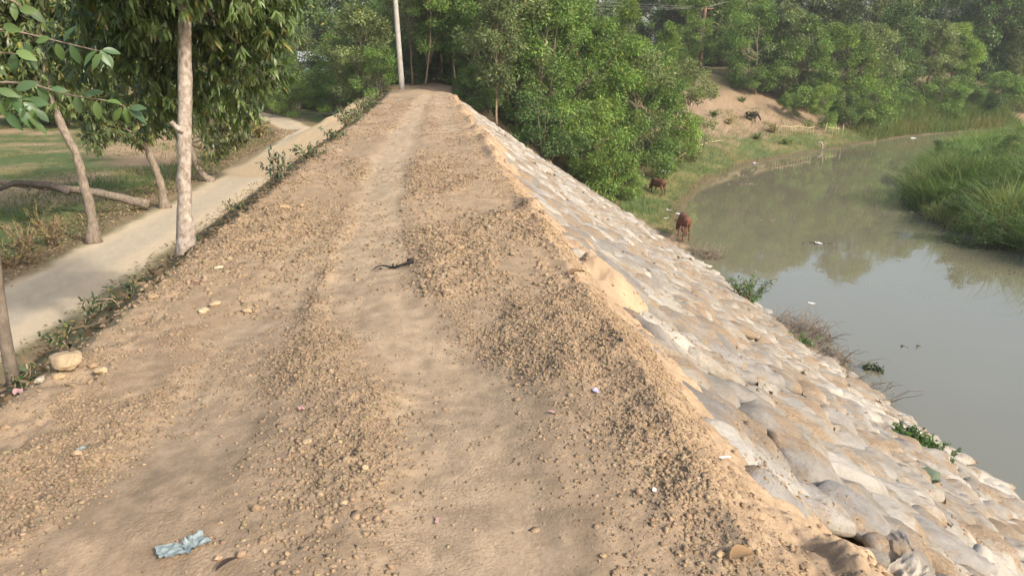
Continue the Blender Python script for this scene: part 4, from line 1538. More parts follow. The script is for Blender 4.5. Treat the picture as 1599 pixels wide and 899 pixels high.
# tall straw coloured grass on the far bank
x = RNG.uniform(42, 78, 60000)
y = RNG.uniform(72, 104, 60000)
m_ = masks(x, y)
k = (m_['dl'] > .3) & (m_['dl'] < 9) & (x > 48)
x, y = x[k], y[k]
m_ = masks(x, y)
z = height(x, y, m_)
hh = RNG.uniform(1.2, 3.2, len(x)) * (.55 + .45 * smooth(0, 4, m_['dl'])) * smooth(47, 53, x)
c = cols2(len(x), (.125, .18, .05), (.27, .21, .09), .25 + .9 * fbm(x * .3, y * .3, 73, 3) - .3 * (hh > 2) + RNG.normal(0, .2, len(x)))
mbx = MB()
blades(mbx, x, y, z, hh, .055, .45, c)
tag(mbx.build('tall_grass', M['blade'], None, False), 'tall straw and green grass on the far bank by the bend', 'grass', kind='stuff')

# grass of the near bank and its bench
x = RNG.uniform(7, 60, 260000)
y = RNG.uniform(27, 90, 260000)
m_ = masks(x, y)
gz = smooth(-.25, .15, fbm(x * .35, y * .35, 74, 3) + .35 * (1 - smooth(4, 9, m_['dl'])) + .1)
k = (m_['dl'] > .25) & (m_['dl'] < 11) & (RNG.random(len(x)) < gz * .5)
k &= (bag_zone(x, y, m_) < .3) & (y > 28)
x, y = x[k], y[k]
m_ = masks(x, y)
z = height(x, y, m_)
hh = RNG.uniform(.07, .30, len(x)) * (1 + .8 * smooth(.1, .5, fbm(x * .5, y * .5, 75, 2)))
c = cols2(len(x), (.10, .155, .040), (.29, .23, .105), .25 + .9 * fbm(x * .3, y * .3, 76, 3) + RNG.normal(0, .2, len(x)) + .25 * smooth(50, 65, y))
mbx = MB()
blades(mbx, x, y, z, hh, .028, .6, c)
tag(mbx.build('bank_grass', M['blade'], None, False), 'short green and straw grass on the river bank around the cattle', 'grass', kind='stuff')

# field grass
x = RNG.uniform(-36, -7.8, 170000)
y = RNG.uniform(10, 62, 170000)
m_ = masks(x, y)
gz = smooth(-.3, .2, fbm(x * .3, y * .3, 78, 3) + .1 - .3 * smooth(26, 45, y))
k = (m_['road'] > 1.35) & (RNG.random(len(x)) < gz * .75) & (np.degrees(np.arctan2(x, y)) > -41)
x, y = x[k], y[k]
z = height(x, y)
hh = RNG.uniform(.03, .12, len(x)) * (1 + 1.8 * np.exp(-((masks(x, y)['road'] - 4.2) / 2.2) ** 2))
c = cols2(len(x), (.095, .135, .042), (.23, .19, .09), .15 + .9 * fbm(x * .4, y * .4, 79, 3) + RNG.normal(0, .2, len(x)))
mbx = MB()
blades(mbx, x, y, z, hh, .018, .6, c)
tag(mbx.build('field_grass', M['blade'], None, False), 'short dull green grass of the field left of the road', 'grass', kind='stuff')

# leaf litter on the verges and the left face of the embankment
n = 15000
x = np.concatenate([RNG.uniform(-10.2, -8.15, n), RNG.uniform(-6.2, -2.2, n // 2)])
y = np.concatenate([RNG.uniform(9, 48, n), RNG.uniform(2, 34, n // 2)])
P = np.stack([x, y, height(x, y) + .015], -1)
D = RNG.normal(0, 1, (len(x), 3)) * np.array((1, 1, .35))
Nn = np.array((0, 0, 1.0)) + RNG.normal(0, .45, (len(x), 3))
mbx = MB()
leaves_diamond(mbx, P, D, Nn, RNG.uniform(.05, .14, len(x)), RNG.uniform(.025, .05, len(x)), cols2(len(x), (.20, .135, .075), (.34, .26, .16), RNG.random(len(x)), .3) * np.where(x > -5.5, .62, 1.0)[:, None])  # leaves on the embankment face are coloured darker to suggest its shade
tag(mbx.build('leaf_litter', M['dry'], None, False), 'dry brown fallen leaves along the road verges', 'leaf litter', kind='stuff')

# ------------------------------------------------------------------ weeds and small plants (things)
def weed(X, Y, h, spread, nst, label, name='weed', col=(.07, .115, .032), leaf=(.07, .03), seed=0, group=None, dry=0.0, mat='leaf_gloss', per=26, zz=None):
    rg = np.random.default_rng(seed)
    z = hz(X, Y) if zz is None else zz
    o = empty(name, (X, Y, z), label, 'plant', group)
    st = MB()
    lf = MB()
    for s in range(nst):
        a = rg.uniform(0, 6.28)
        r = spread * rg.uniform(.2, 1)
        e = np.array((math.cos(a) * r, math.sin(a) * r, h * rg.uniform(.55, 1)))
        p = curve((math.cos(a) * .03, math.sin(a) * .03, -.03), e, 6, (0, 0, h * .1), .01, rg)
        st.tube(p, np.linspace(.006, .002, 6) * (1 + h), 5, None, 0, rg)
        t = rg.uniform(.15, 1, per)
        P = np.stack([np.interp(t, np.linspace(0, 1, 6), p[:, q]) for q in range(3)], -1) + rg.normal(0, .25 * leaf[0], (per, 3))
        D = rg.normal(0, 1, (per, 3)) + np.array((math.cos(a), math.sin(a), .15)) * .5
        C = leaf_cols(per, col, .3, dry, rg)
        leaves_long(lf, P, D, np.array((0, 0, 1.0)) + rg.normal(0, .4, (per, 3)), leaf[0] * rg.uniform(.6, 1.2, per), leaf[1] * rg.uniform(.7, 1.2, per), C, .25)
    st.build('stem', M['bark_twig'], o)
    lf.build('leaves', M[mat], o, False)
    return o


def gpt(px, py):
    x, y, z = ray(px, py)
    t = 3.0
    for _ in range(200):
        g = CAM_H + z * t - hz(x * t, y * t)
        if abs(g) < .003:
            break
        t += min(g / -z * .5, .6 + t * .05) if g > 0 else g / -z * .5
    return x * t, y * t


wd = [(460, 268, .55, .45, 8, 'feathery green shrub rising over the left shoulder against the road'),
      (505, 240, .3, .4, 7, 'low leafy weed left of the track, past the feathery shrub'),
      (535, 218, .35, .45, 7, 'leafy weed on the left edge halfway to the ramp'),
      (560, 196, .55, .6, 9, 'leafy weed beside the top of the sandy ramp'),
      (578, 176, .6, .6, 9, 'yellowish weed at the far end of the left edge')]
for k, (px, py, h, sp, ns, lb) in enumerate(wd):
    X, Y = gpt(px, py)
    X -= .25
    weed(X, Y, h, sp, ns, lb, 'leafy_weed', (.075, .115, .045) if k else (.06, .105, .055), (.085, .03), 40 + k, 'weeds along the left shoulder', .05)
for k, (X, Y, h, lb) in enumerate([(-3.05, 5.3, .34, 'dark weed with broad leaves beside the stem of the young tree'),
                                   (-3.3, 7.1, .38, 'tall thin weed sticking up against the road below the shoulder'),
                                   (-3.1, 7.7, .30, 'straggly weed on the slope left of the pale trunk'),
                                   (-2.75, 6.5, .26, 'dusty low weed just behind the large yellow clod'),
                                   (-3.0, 9.8, .28, 'spindly weed on the slope just behind the pale trunk'),
                                   (-3.2, 12.2, .35, 'small weed on the shoulder beyond the pale trunk'),
                                   (-3.9, 5.9, .30, 'low weed tangled round the foot of the young tree'),
                                   (-3.6, 4.6, .25, 'low dark weed at the left edge of the frame'),
                                   (-3.35, 6.6, .22, 'dark ground weed right of the foot of the young tree'),
                                   (-3.7, 7.6, .30, 'dark weed low on the slope above the road edge'),
                                   (-3.0, 6.0, .18, 'tiny dark weed at the back of the large yellow clod'),
                                   (-3.3, 8.6, .24, 'dark weed on the slope left of the pale trunk foot'),
                                   (-3.4, 10.8, .28, 'dark weed on the road side slope beyond the pale trunk')]):
    weed(X, Y, h * .62, .2, 5, lb, 'weed', (.055, .085, .035), (.06, .026), 60 + k, 'weeds on the slope down to the road', .12, per=18)
for k, (X, Y) in enumerate(((-2.6, 24), (-2.75, 28), (-2.6, 31.5), (-2.9, 34.5), (-3.0, 37), (-2.8, 39.5), (-3.2, 42))):
    weed(X, Y, .55 + .08 * (k % 3), .6, 10, ('leafy weed', 'yellowing weed', 'dull green weed')[k % 3] + ' in the ragged strip along the far left shoulder', 'leafy_weed', ((.085, .125, .045), (.16, .15, .06), (.07, .10, .045))[k % 3], (.12, .045), 160 + k, 'weeds along the far left shoulder', .1)
# dry brush on the far verge of the road
for k, (px, py, lb) in enumerate([(85, 385, 'dry brown shrub with drooping leaves left of the crooked trunk'), (40, 392, 'tangle of dry twigs on the verge at the left edge'),
                                  (20, 415, 'pile of dead sticks on the near verge at the left edge'), (60, 352, 'half green shrub behind the dry brown shrub')]):
    X, Y = gpt(px, py)
    weed(X, Y, .75 if k != 2 else .35, .6, 12, lb, 'dry_shrub', (.20, .145, .08) if k != 3 else (.10, .115, .05), (.15, .04), 80 + k, None, .1, 'dry', 14)
for k in range(7):
    px = 1118 + k * 19 + random.uniform(-6, 6)
    Y = random.uniform(70, 84)
    d_ = ray(px, 150)
    weed(d_[0] / d_[1] * Y, Y, random.uniform(.5, 1.1), .8, 12, 'low scrub tuft growing on the bare earth of the far bank', 'scrub', ((.10, .13, .05), (.19, .15, .08))[k % 2], (.22, .08), 180 + k, 'scrub tufts on the bare far bank', .1, 'leaf', 26)
# verge bush left of the road beyond the pale tree
for k, (px, py, h, lb) in enumerate([(375, 232, 1.5, 'grey green bush on the left verge where the road bends'), (405, 214, 1.0, 'dry brown bush at the inside of the road bend'), (350, 250, 1.3, 'dull green bush under the boughs behind the pale trunk')]):
    X, Y = gpt(px, py)
    weed(X, Y, h, h * .8, 16, lb, 'verge_bush', ((.085, .11, .05), (.19, .15, .08), (.075, .1, .045))[k], (.2, .075), 95 + k, None, .1, 'leaf', 34)

def on_slope(px, py, off=0.0):
    x_, y_, z_ = ray(px, py)
    ts = np.linspace(.5, 60, 6000)
    g = CAM_H + z_ * ts - slope_z(x_ * ts) - off
    hit = np.where(g < 0)[0]
    t = ts[hit[0]] if len(hit) else ts[np.argmin(g)]
    return np.array((x_ * t, y_ * t, CAM_H + z_ * t))


# plants at the foot of the sandbags
def water_plant(px, py, h, sp, ns, label, seed, col=(.07, .15, .028), leaf=(.13, .035), zoff=0.0, per=40):
    x, y, z = ray(px, py)
    t = (CAM_H - (WATER_Z + .35 + zoff)) / -z
    return weed(x * t, y * t, h, sp, ns, label, 'bank_plant', col, leaf, seed, None, .03, 'leaf_gloss', per, WATER_Z + .1 + zoff)


water_plant(1166, 470, 1.25, 1.0, 30, 'lush green plant clump at the foot of the sandbags, the tallest by the water', 110)
water_plant(1248, 540, .6, .5, 16, 'small green plant in the brush at the water edge', 111)
water_plant(1205, 518, .4, .3, 8, 'little green plant between two lowest sandbags and the dry brush', 112)
water_plant(1310, 588, .4, .45, 9, 'low grassy plant at the end of the dry brush', 113, (.095, .14, .04), (.16, .02))
for k, px in enumerate((1410, 1430, 1452, 1474)):
    q = on_slope(px, 684 + (px - 1410) * .56, .16)
    weed(q[0], q[1], .24, .36, 12, ('creeping green weed mat on the low sandbags, the end away from the water', 'creeping green weed mat on the low sandbags, second tuft', 'creeping green weed mat on the low sandbags, third tuft', 'creeping green weed mat on the low sandbags, tuft hanging to the water')[k],
         'creeping_weed', (.07, .14, .03), (.075, .036), 120 + k, 'tufts of the green weed mat', 0, 'leaf_gloss', 44, q[2] + .02)


def brush(px, py, n, r, h, label, seed):
    rg = np.random.default_rng(seed)
    x, y, z = ray(px, py)
    t = (CAM_H - (WATER_Z + .12)) / -z
    b = np.array((x * t, y * t, WATER_Z + .02))
    mb_ = MB()
    for _ in range(n):
        a, a2 = rg.uniform(0, 6.28, 2)
        r1 = r * rg.random() ** .6
        s_ = np.array((math.cos(a) * r1 * .7, math.sin(a) * r1, 0.0))
        l_ = rg.uniform(.25, .9)
        e = s_ + np.array((math.cos(a2) * l_, math.sin(a2) * l_, rg.uniform(.05, h)))
        mb_.tube(curve(s_, e, 5, (0, 0, rg.uniform(0, .25) * h), .03, rg), np.linspace(.011, .004, 5), 4, None, 0, rg, False)
    o = link('dry_brush', mb_.mesh('dry_brush', M['bark_brown']), None, b)
    return tag(o, label, 'brush', 'heaps of dry brush at the water edge')


brush(1246, 515, 230, 1.3, .6, 'heap of dry brown brush trailing into the water behind the small green plant', 1)
brush(1285, 556, 180, 1.15, .5, 'heap of dry brown brush below the sandbags, nearest the floating plants', 2)
brush(1105, 395, 130, .9, .45, 'heap of dead stems at the water edge behind the nearest cow', 3)
brush(1345, 604, 50, 1.1, .55, 'few thin dead twigs standing in the water past the brush heaps', 4)

# ------------------------------------------------------------------ cattle
def cow_mesh(name, mat, grazing=True, turn=0.0):
    V = MB()
    def loft(secs, seg=14):
        pts = np.array([(s[0], s[1], s[2]) for s in secs], float)
        tan = np.gradient(pts, axis=0)
        tan /= np.linalg.norm(tan, axis=1)[:, None]
        VV = []
        for p, t, s in zip(pts, tan, secs):
            side = np.cross((0, 0, 1.0), t) if abs(t[2]) < .98 else np.array((0, 1.0, 0))
            side /= np.linalg.norm(side)
            up = np.cross(t, side)
            a = np.arange(seg) / seg * 2 * np.pi
            VV.append(p + np.cos(a)[:, None] * side * s[3] + np.sin(a)[:, None] * up * s[4])
        n = len(secs)
        VV = np.concatenate(VV + [pts[:1], pts[-1:]])
        i = np.arange(n - 1)[:, None] * seg
        j = np.arange(seg)[None]
        j2 = (j + 1) % seg
        Q = np.stack([i + j, i + j2, i + seg + j2, i + seg + j], -1).reshape(-1, 4)
        jj = np.arange(seg)
        T = np.concatenate([np.stack([np.full(seg, n * seg), (jj + 1) % seg, jj], -1), np.stack([np.full(seg, n * seg + 1), (n - 1) * seg + jj, (n - 1) * seg + (jj + 1) % seg], -1)])
        V.add(VV, Q, T)
    loft([(-.70, 0, .92, .06, .07), (-.66, 0, .92, .15, .15), (-.55, 0, .91, .215, .21), (-.38, 0, .87, .24, .25), (-.1, 0, .81, .275, .29), (.18, 0, .80, .27, .31),
          (.38, 0, .83, .22, .31), (.52, 0, .87, .17, .26), (.62, 0, .88, .10, .17)])
    dy = turn
    if grazing:
        loft([(.42, 0, .95, .12, .2), (.62, dy * .2, .86, .10, .17), (.78, dy * .5, .70, .085, .13), (.88, dy * .8, .55, .08, .11)])
        loft([(.82, dy * .75, .66, .06, .06), (.88, dy * .85, .58, .095, .10), (.97, dy, .44, .085, .10), (1.04, dy * 1.1, .28, .06, .075), (1.07, dy * 1.15, .18, .06, .06), (1.08, dy * 1.16, .13, .03, .03)], 12)
        head = (.86, dy * .8, .64)
    else:
        loft([(.42, 0, .95, .12, .2), (.62, dy * .2, 1.0, .10, .17), (.76, dy * .5, 1.1, .085, .13), (.84, dy * .8, 1.18, .08, .11)])
        loft([(.76, dy * .75, 1.2, .06, .06), (.84, dy * .85, 1.2, .095, .10), (.97, dy, 1.12, .085, .10), (1.1, dy * 1.1, 1.03, .06, .075), (1.18, dy * 1.15, .98, .06, .06), (1.21, dy * 1.2, .96, .03, .03)], 12)
        head = (.82, dy * .8, 1.24)
    for s in (1, -1):
        f = .05 * s
        loft([(.40, .10 * s, .86, .10, .13), (.42 + f, .14 * s, .66, .085, .10), (.43 + f, .145 * s, .46, .058, .062), (.445 + f, .145 * s, .37, .052, .055), (.43 + f, .145 * s, .25, .036, .038),
              (.43 + f, .145 * s, .11, .034, .036), (.455 + f, .145 * s, .05, .045, .05), (.465 + f, .145 * s, 0, .05, .06)], 10)
        loft([(-.48, .12 * s, .90, .13, .17), (-.44, .16 * s, .72, .11, .15), (-.45 - f, .165 * s, .56, .08, .10), (-.58 - f, .155 * s, .42, .048, .062), (-.59 - f, .15 * s, .33, .04, .046),
              (-.56 - f, .15 * s, .13, .035, .038), (-.54 - f, .15 * s, .05, .045, .05), (-.53 - f, .15 * s, 0, .05, .06)], 10)
    me0 = V.mesh(name, M[mat])
    tmp = bpy.data.objects.new('tmp', me0)
    COL.objects.link(tmp)
    md = tmp.modifiers.new('r', 'REMESH')
    md.mode = 'VOXEL'
    md.voxel_size = .022
    s2 = tmp.modifiers.new('s', 'SMOOTH')
    s2.iterations = 4
    s2.factor = .5
    dg = bpy.context.evaluated_depsgraph_get()
    me = bpy.data.meshes.new_from_object(tmp.evaluated_get(dg))
    bpy.data.objects.remove(tmp)
    for p in me.polygons:
        p.use_smooth = True
    if not me.materials:
        me.materials.append(M[mat])
    me.name = name
    return me, head


def cow(px, py, zg, head_deg, label, mat, scale=1.0, grazing=True, turn=0.0):
    x, y, z = ray(px, py)
    t = (zg - CAM_H) / z
    for _ in range(15):
        t = t + .6 * ((hz(x * t, y * t) - CAM_H) / z - t)
    X, Y = x * t, y * t
    o = empty('cow', (X, Y, hz(X, Y) - .01), label, 'cow', None, R(90 - head_deg))
    o.scale = (scale,) * 3
    me, hd = cow_mesh('body', mat, grazing, turn)
    link('body', me, o)
    hx, hy, hz_ = hd
    for s in (1, -1):
        e = MB()
        e.add([(hx, hy + .07 * s, hz_), (hx + .03, hy + .15 * s, hz_ + .035), (hx + .02, hy + .22 * s, hz_ + .0), (hx - .03, hy + .15 * s, hz_ - .035),
               (hx - .02, hy + .14 * s, hz_ + .01)], None, [(0, 1, 4), (1, 2, 4), (2, 3, 4), (3, 0, 4), (0, 3, 2), (0, 2, 1)])
        e.build('ear', M[mat], o)
        h_ = MB()
        h_.tube([(hx - .01, hy + .05 * s, hz_ + .05), (hx - .03, hy + .09 * s, hz_ + .11), (hx + .0, hy + .10 * s, hz_ + .17)], (.018, .014, .004), 7)
        h_.build('horn', M['horn'], o)
    tl = MB()
    tl.tube([(-.68, 0, .98), (-.74, 0, .92), (-.765, .01, .75), (-.765, .02, .55), (-.76, .02, .46), (-.755, .02, .36), (-.75, .02, .28)], (.028, .024, .018, .015, .03, .035, .008), 8)
    tl.build('tail', M[mat], o)
    return o


cow(1067, 371, -6.4, 8, 'reddish brown cow seen from behind, grazing nearest on the grass by the water', 'rust_cow', 1.08, True, .1)
cow(1027, 304, -6.2, -24, 'dark reddish cow standing farther along the grass, turned half left', 'rust_cow', .92, True, -.15)
cow(1172, 197, -4.5, 122, 'black cow grazing on the bare slope left of the bamboo fence', 'black_cow', .92, True, 0)

# ------------------------------------------------------------------ bamboo fence
def fence(p_start, p_end, n, label, hgt=.95, rail=True, seed=1):
    rg = np.random.default_rng(seed)
    a = np.array(p_start)
    b = np.array(p_end)
    o = empty('bamboo_fence', (a[0], a[1], hz(*a)), label, 'fence')
    org = np.array((a[0], a[1], hz(*a)))
    tops = []
    for k in range(n):
        p = a + (b - a) * k / (n - 1) + rg.normal(0, .03, 2)
        z = hz(*p)
        h = hgt * rg.uniform(.85, 1.2) * (1.15 if k in (0, n - 1) else 1)
        mb_ = MB()
        q = np.array((p[0], p[1], z)) - org
        mb_.tube([q + (0, 0, -.1), q + (rg.normal(0, .02), 0, h * .5), q + (rg.normal(0, .05), rg.normal(0, .03), h)], (.045, .042, .038) if k in (0, n - 1) else (.03, .028, .025), 7)
        mb_.build('post', M['bamboo'], o)
        tops.append(q + (0, -.04, hgt * .78))
    mb_ = MB()
    tops = np.array(tops)
    mb_.tube(tops[::2], .036, 7)
    mb_.build('rail', M['bamboo'], o)
    return o


fence((35.4, 74.6), (40.6, 76.8), 15, 'low bamboo stake fence with one rail across the far bank, right of the black cow', 1.0)
fence((43.0, 78.6), (45.3, 79.2), 6, 'short broken piece of bamboo fence beyond the dark narrow bush', .95, True, 2)

# ------------------------------------------------------------------ poles and wires
def lathe_pole(name, X, Y, hgt, r0, r1, mat, label, lean=0.0):
    z = hz(X, Y)
    o = empty(name, (X, Y, z), label, 'pole')
    mb_ = MB()
    t = np.linspace(0, 1, 12)
    mb_.tube(np.stack([lean * t, 0 * t, -.3 + (hgt + .3) * t], -1), r0 + (r1 - r0) * t, 14)
    mb_.build('shaft', M[mat], o)
    return o, z


P1 = at(628, 136, 50.5)
pl, z1 = lathe_pole('utility_pole', P1[0], P1[1], 9.0, .19, .13, 'concrete', 'pale concrete utility pole at the far end of the track', -.32)
for k, zz in enumerate((8.3, 8.75)):
    mb_ = MB()
    mb_.box((-.85 - .3, -.05, zz - .04), (.85 - .3, .05, zz + .04))
    mb_.build('crossarm', M['concrete'], pl, False)
P2 = at(1097, 60, 100)
h2 = float(at(1100, 10, 100)[2])
z2 = hz(P2[0], P2[1])
pl2, _ = lathe_pole('utility_pole', P2[0], P2[1], h2 - z2, .20, .17, 'wood', 'brown wooden utility pole standing among the far trees above the bare bank', .1)
mb_ = MB()
mb_.box((-1.2, -.06, h2 - z2 - .35), (1.2, .06, h2 - z2 - .23))
mb_.build('crossarm', M['wood'], pl2, False)
P3 = at(1330, -60, 104)
P4 = at(560, -20, 96)
for k, dz in enumerate((0, .35, .7)):
    a = np.array((P2[0], P2[1], h2 - .28 + dz * .3)) + np.array((-.8 + .8 * k, 0, 0))
    pts = np.concatenate([curve(P4 + (0, 0, dz * 3), a, 14, (0, 0, -.9)), curve(a, P3 + (0, 0, dz * 3), 10, (0, 0, -.5))[1:]])
    mb_ = MB()
    mb_.tube(pts, .012, 5)
    o = mb_.build('power_line', M['wire'])
    tag(o, 'thin power line strung over the far trees past the brown pole', 'wire', 'power lines over the far trees')

# a tin roofed house glimpsed through the trees on the left
hp = at(478, 96, 78)
ho = empty('house', (hp[0], hp[1], hz(hp[0], hp[1])), 'small tin roofed house glimpsed between the trees left of the concrete pole', 'house')
ho.rotation_euler = (0, 0, .2)
zb = hp[2] - hz(hp[0], hp[1])
mb_ = MB()
mb_.box((-1.6, -1.5, -.2), (1.6, 1.5, zb))
mb_.build('wall', M['blue_tin'], ho, False)
mb_ = MB()
n = 41
xs = np.linspace(-1.95, 1.95, n)
cor = .025 * np.cos(np.arange(n) * math.pi)
top = [np.stack([xs, np.full(n, yy), zz + cor + th], -1) for th in (0, .03) for yy, zz in ((-1.9, zb - .05), (0, zb + .9), (1.9, zb - .05))]
V = np.concatenate(top)
Q = []
for b_ in (0, 3):
    for r0 in (0, 1):
        for k in range(n - 1):
            q = [(b_ + r0) * n + k, (b_ + r0) * n + k + 1, (b_ + r0 + 1) * n + k + 1, (b_ + r0 + 1) * n + k]
            Q.append(q if b_ else q[::-1])
mb_.add(V, Q)
mb_.build('roof', M['tin'], ho, False)
mb_ = MB()
mb_.box((-.4, -1.53, 0), (.4, -1.47, 1.7))
mb_.build('door', M['wood'], ho, False)

# ------------------------------------------------------------------ litter and small things
def scrap(name, px, py, size, mat, label, seed, aspect=.6, crump=.25, z=None, lift=.01, cat='litter', rz=None):
    """a crumpled piece of sheet with an uneven outline"""
    rg = np.random.default_rng(seed)
    n = 15
    u, v = np.meshgrid(np.linspace(-1, 1, n), np.linspace(-1, 1, n), indexing='ij')
    rr = np.maximum(np.abs(u), np.abs(v)) + 1e-6
    aa = np.arctan2(v, u)
    out = .8 + .3 * fbm(np.cos(aa) * 1.6 + seed, np.sin(aa) * 1.6, seed, 3)
    x = u * out
    y = v * out * aspect
    zz = crump * (np.abs(fbm(u * 1.7 + seed, v * 1.3, seed, 4)) * 1.4 + .25 * fbm(u * 4, v * 4 + seed, seed + 1, 2))
    zz = zz * (1 - .4 * rr)
    top = np.stack([x, y, zz + .02], -1).reshape(-1, 3) * size
    bot = np.stack([x * .98, y * .98, zz - .02], -1).reshape(-1, 3) * size
    i = np.arange(n - 1)[:, None] * n
    j = np.arange(n - 1)[None]
    q = np.stack([i + j, i + n + j, i + n + j + 1, i + j + 1], -1).reshape(-1, 4)
    rim = np.concatenate([np.arange(n) * n, (n - 1) * n + np.arange(1, n), np.arange(n - 2, -1, -1) * n + n - 1, np.arange(n - 2, 0, -1)])
    r2 = np.roll(rim, -1)
    side = np.stack([rim, r2, r2 + n * n, rim + n * n], -1)
    me = make_mesh(name, np.concatenate([top, bot]), [np.concatenate([q, q[:, ::-1] + n * n, side])], M[mat], None, True)
    if z is None:
        X, Y = gpt(px, py)
        zg = hz(X, Y) + lift
    else:
        x_, y_, z_ = ray(px, py)
        t = (z - CAM_H) / z_
        X, Y, zg = x_ * t, y_ * t, z
    return tag(link(name, me, None, (X, Y, zg), (0, 0, rg.uniform(0, 6.28) if rz is None else rz)), label, cat)


rag = empty('plastic_rag', (0, 0, 0), 'crumpled grey blue plastic rag in two folded pieces, near the bottom left', 'litter')
X, Y = gpt(287, 862)
rag.location = (X, Y, hz(X, Y) + .005)
a_ = scrap('left_fold', 267, 864, .050, 'plastic_blue', '', 3, .85, .3, rz=.35)
b_ = scrap('right_fold', 304, 852, .048, 'plastic_blue', '', 6, .95, .7, rz=.75)
for o in (a_, b_):
    lw = Vector(o.location)
    o.parent = rag
    o.location = lw - Vector(rag.location)
    for kk in ('label', 'category'):
        if kk in o:
            del o[kk]
    o.name = 'folded_piece'
scrap('plastic_scrap', 128, 702, .022, 'plastic_blue', 'small pale grey plastic scrap behind the rounded tan clod', 11, .7, .4)
scrap('plastic_scrap', 930, 612, .030, 'plastic_lilac', 'pale lilac plastic scrap on the cloddy right edge of the track', 12, .6, .5)
scrap('plastic_scrap', 683, 817, .022, 'plastic_pink', 'tiny pink wrapper lying in the footpath', 13, .35, .25, rz=1.5)
scrap('plastic_scrap', 28, 614, .06, 'plastic_pink', 'pink and white wrapper caught at the left edge of the shoulder', 14, .6, .5)
scrap('plastic_scrap', 862, 645, .022, 'plastic_pink', 'faint dull pink scrap among clods right of the footpath', 18, .4, .4)
scrap('plastic_scrap', 1022, 768, .018, 'plastic_white', 'small cream chip in the right foreground', 15, .5, .3)
scrap('paper_scrap', 1132, 722, .035, 'plastic_white', 'thin white strip stuck to the top sandbag edge', 16, .25, .2, lift=.03, rz=.1)
scrap('brick_chip', 470, 640, .024, 'plastic_pink', 'reddish brick chip at the top of the clod spill', 17, .6, .9)

# white rubbish by the water and on it
zw = WATER_Z + .012
for k, (px, py, s_, lb) in enumerate([(1178, 256, .5, 'white sack washed up at the water edge below the black cow'),
                                      (1427, 216, .38, 'white bag at the far water edge under the tall grass'),
                                      (1504, 351, .22, 'white plastic lump at the edge of the reeds'),
                                      (1268, 474, .13, 'small white scrap floating in the middle of the river'),
                                      (1577, 789, .12, 'bright white plastic piece at the lowest sandbag near the right edge'),
                                      (1424, 331, .10, 'tiny white scrap floating off the tip of the reeds')]):
    scrap('white_rubbish', px, py, s_, 'plastic_white', lb, 30 + k, .5, .5, z=zw)
for k, (px, py, s_, lb) in enumerate([(1043, 328, .26, 'white rag lying on the grass just behind the nearest cow'), (1058, 334, .17, 'small white rag closest to the nearest cow'),
                                      (1040, 341, .2, 'cream rag on the grass left of the nearest cow'), (1035, 268, .5, 'pale straw patch of sacking on the bank above the far cow')]):
    scrap('rag', px, py, s_, 'plastic_white', lb, 50 + k, .5, .35)

# raft of floating debris, floating leaves, sticks
def floating(px, py, n, r, label, seed, mats=('bark_dark',), cat='debris'):
    rg = np.random.default_rng(seed)
    x_, y_, z_ = ray(px, py)
    t = (WATER_Z - CAM_H) / z_
    mb_ = MB()
    for _ in range(n):
        a = rg.uniform(0, 6.28)
        q = np.array((rg.normal(0, r), rg.normal(0, r * .4), .01))
        l_ = rg.uniform(.1, .45) * (r + .1)
        d = np.array((math.cos(a), math.sin(a) * .6, rg.uniform(0, .25)))
        mb_.tube([q - d * l_ * .5, q + d * .1 * l_, q + d * l_ * .5], rg.uniform(.015, .035), 5)
    return tag(link('floating_debris', mb_.mesh('floating_debris', M[mats[0]]), None, (x_ * t, y_ * t, WATER_Z)), label, cat)


floating(1275, 380, 34, .36, 'dark raft of floating debris with a pale lump in mid river', 1)
scrap('pale_float', 1279, 380, .2, 'plastic_white', 'pale lump on the raft of floating debris', 77, .6, .6, z=zw + .03)
floating(1165, 288, 16, .5, 'faint stick bundle floating near the far cow side', 2, ('bark_brown',))
floating(1208, 344, 8, .25, 'small floating stick between the cows and the raft', 3, ('bark_brown',))
floating(1590, 426, 12, .5, 'low floating weed strip off the reeds at the right edge', 4)
floating(1420, 541, 5, .2, 'single thin stick floating in the open water', 5)
for k, (px, py, lb) in enumerate([(1353, 574, 'small floating green water plant left of its neighbour'), (1372, 578, 'larger floating green water plant right of its neighbour')]):
    x_, y_, z_ = ray(px, py)
    t = (WATER_Z - CAM_H) / z_
    weed(x_ * t, y_ * t, .09, .22, 9, lb, 'water_plant', (.06, .09, .04), (.10, .06), 140 + k, None, 0, 'leaf_gloss', 12, WATER_Z + .02)

# white stump at the far water edge
X, Y = 39.0, 71.6
x_, y_, z_ = ray(1283, 232)
t = (WATER_Z + .1 - CAM_H) / z_
mb_ = MB()
mb_.tube([(0, 0, -.2), (.05, 0, .3), (.0, 0, .6), (-.15, 0, .8)], (.14, .11, .10, .05), 8)
mb_.tube([(.0, 0, .5), (-.25, 0, .72), (-.55, 0, .78)], (.08, .07, .03), 7)
tag(link('dead_stump', mb_.mesh('dead_stump', M['bark_pale']), None, (x_ * t, y_ * t, WATER_Z)), 'whitish forked stump standing at the far water edge under the fence', 'stump')

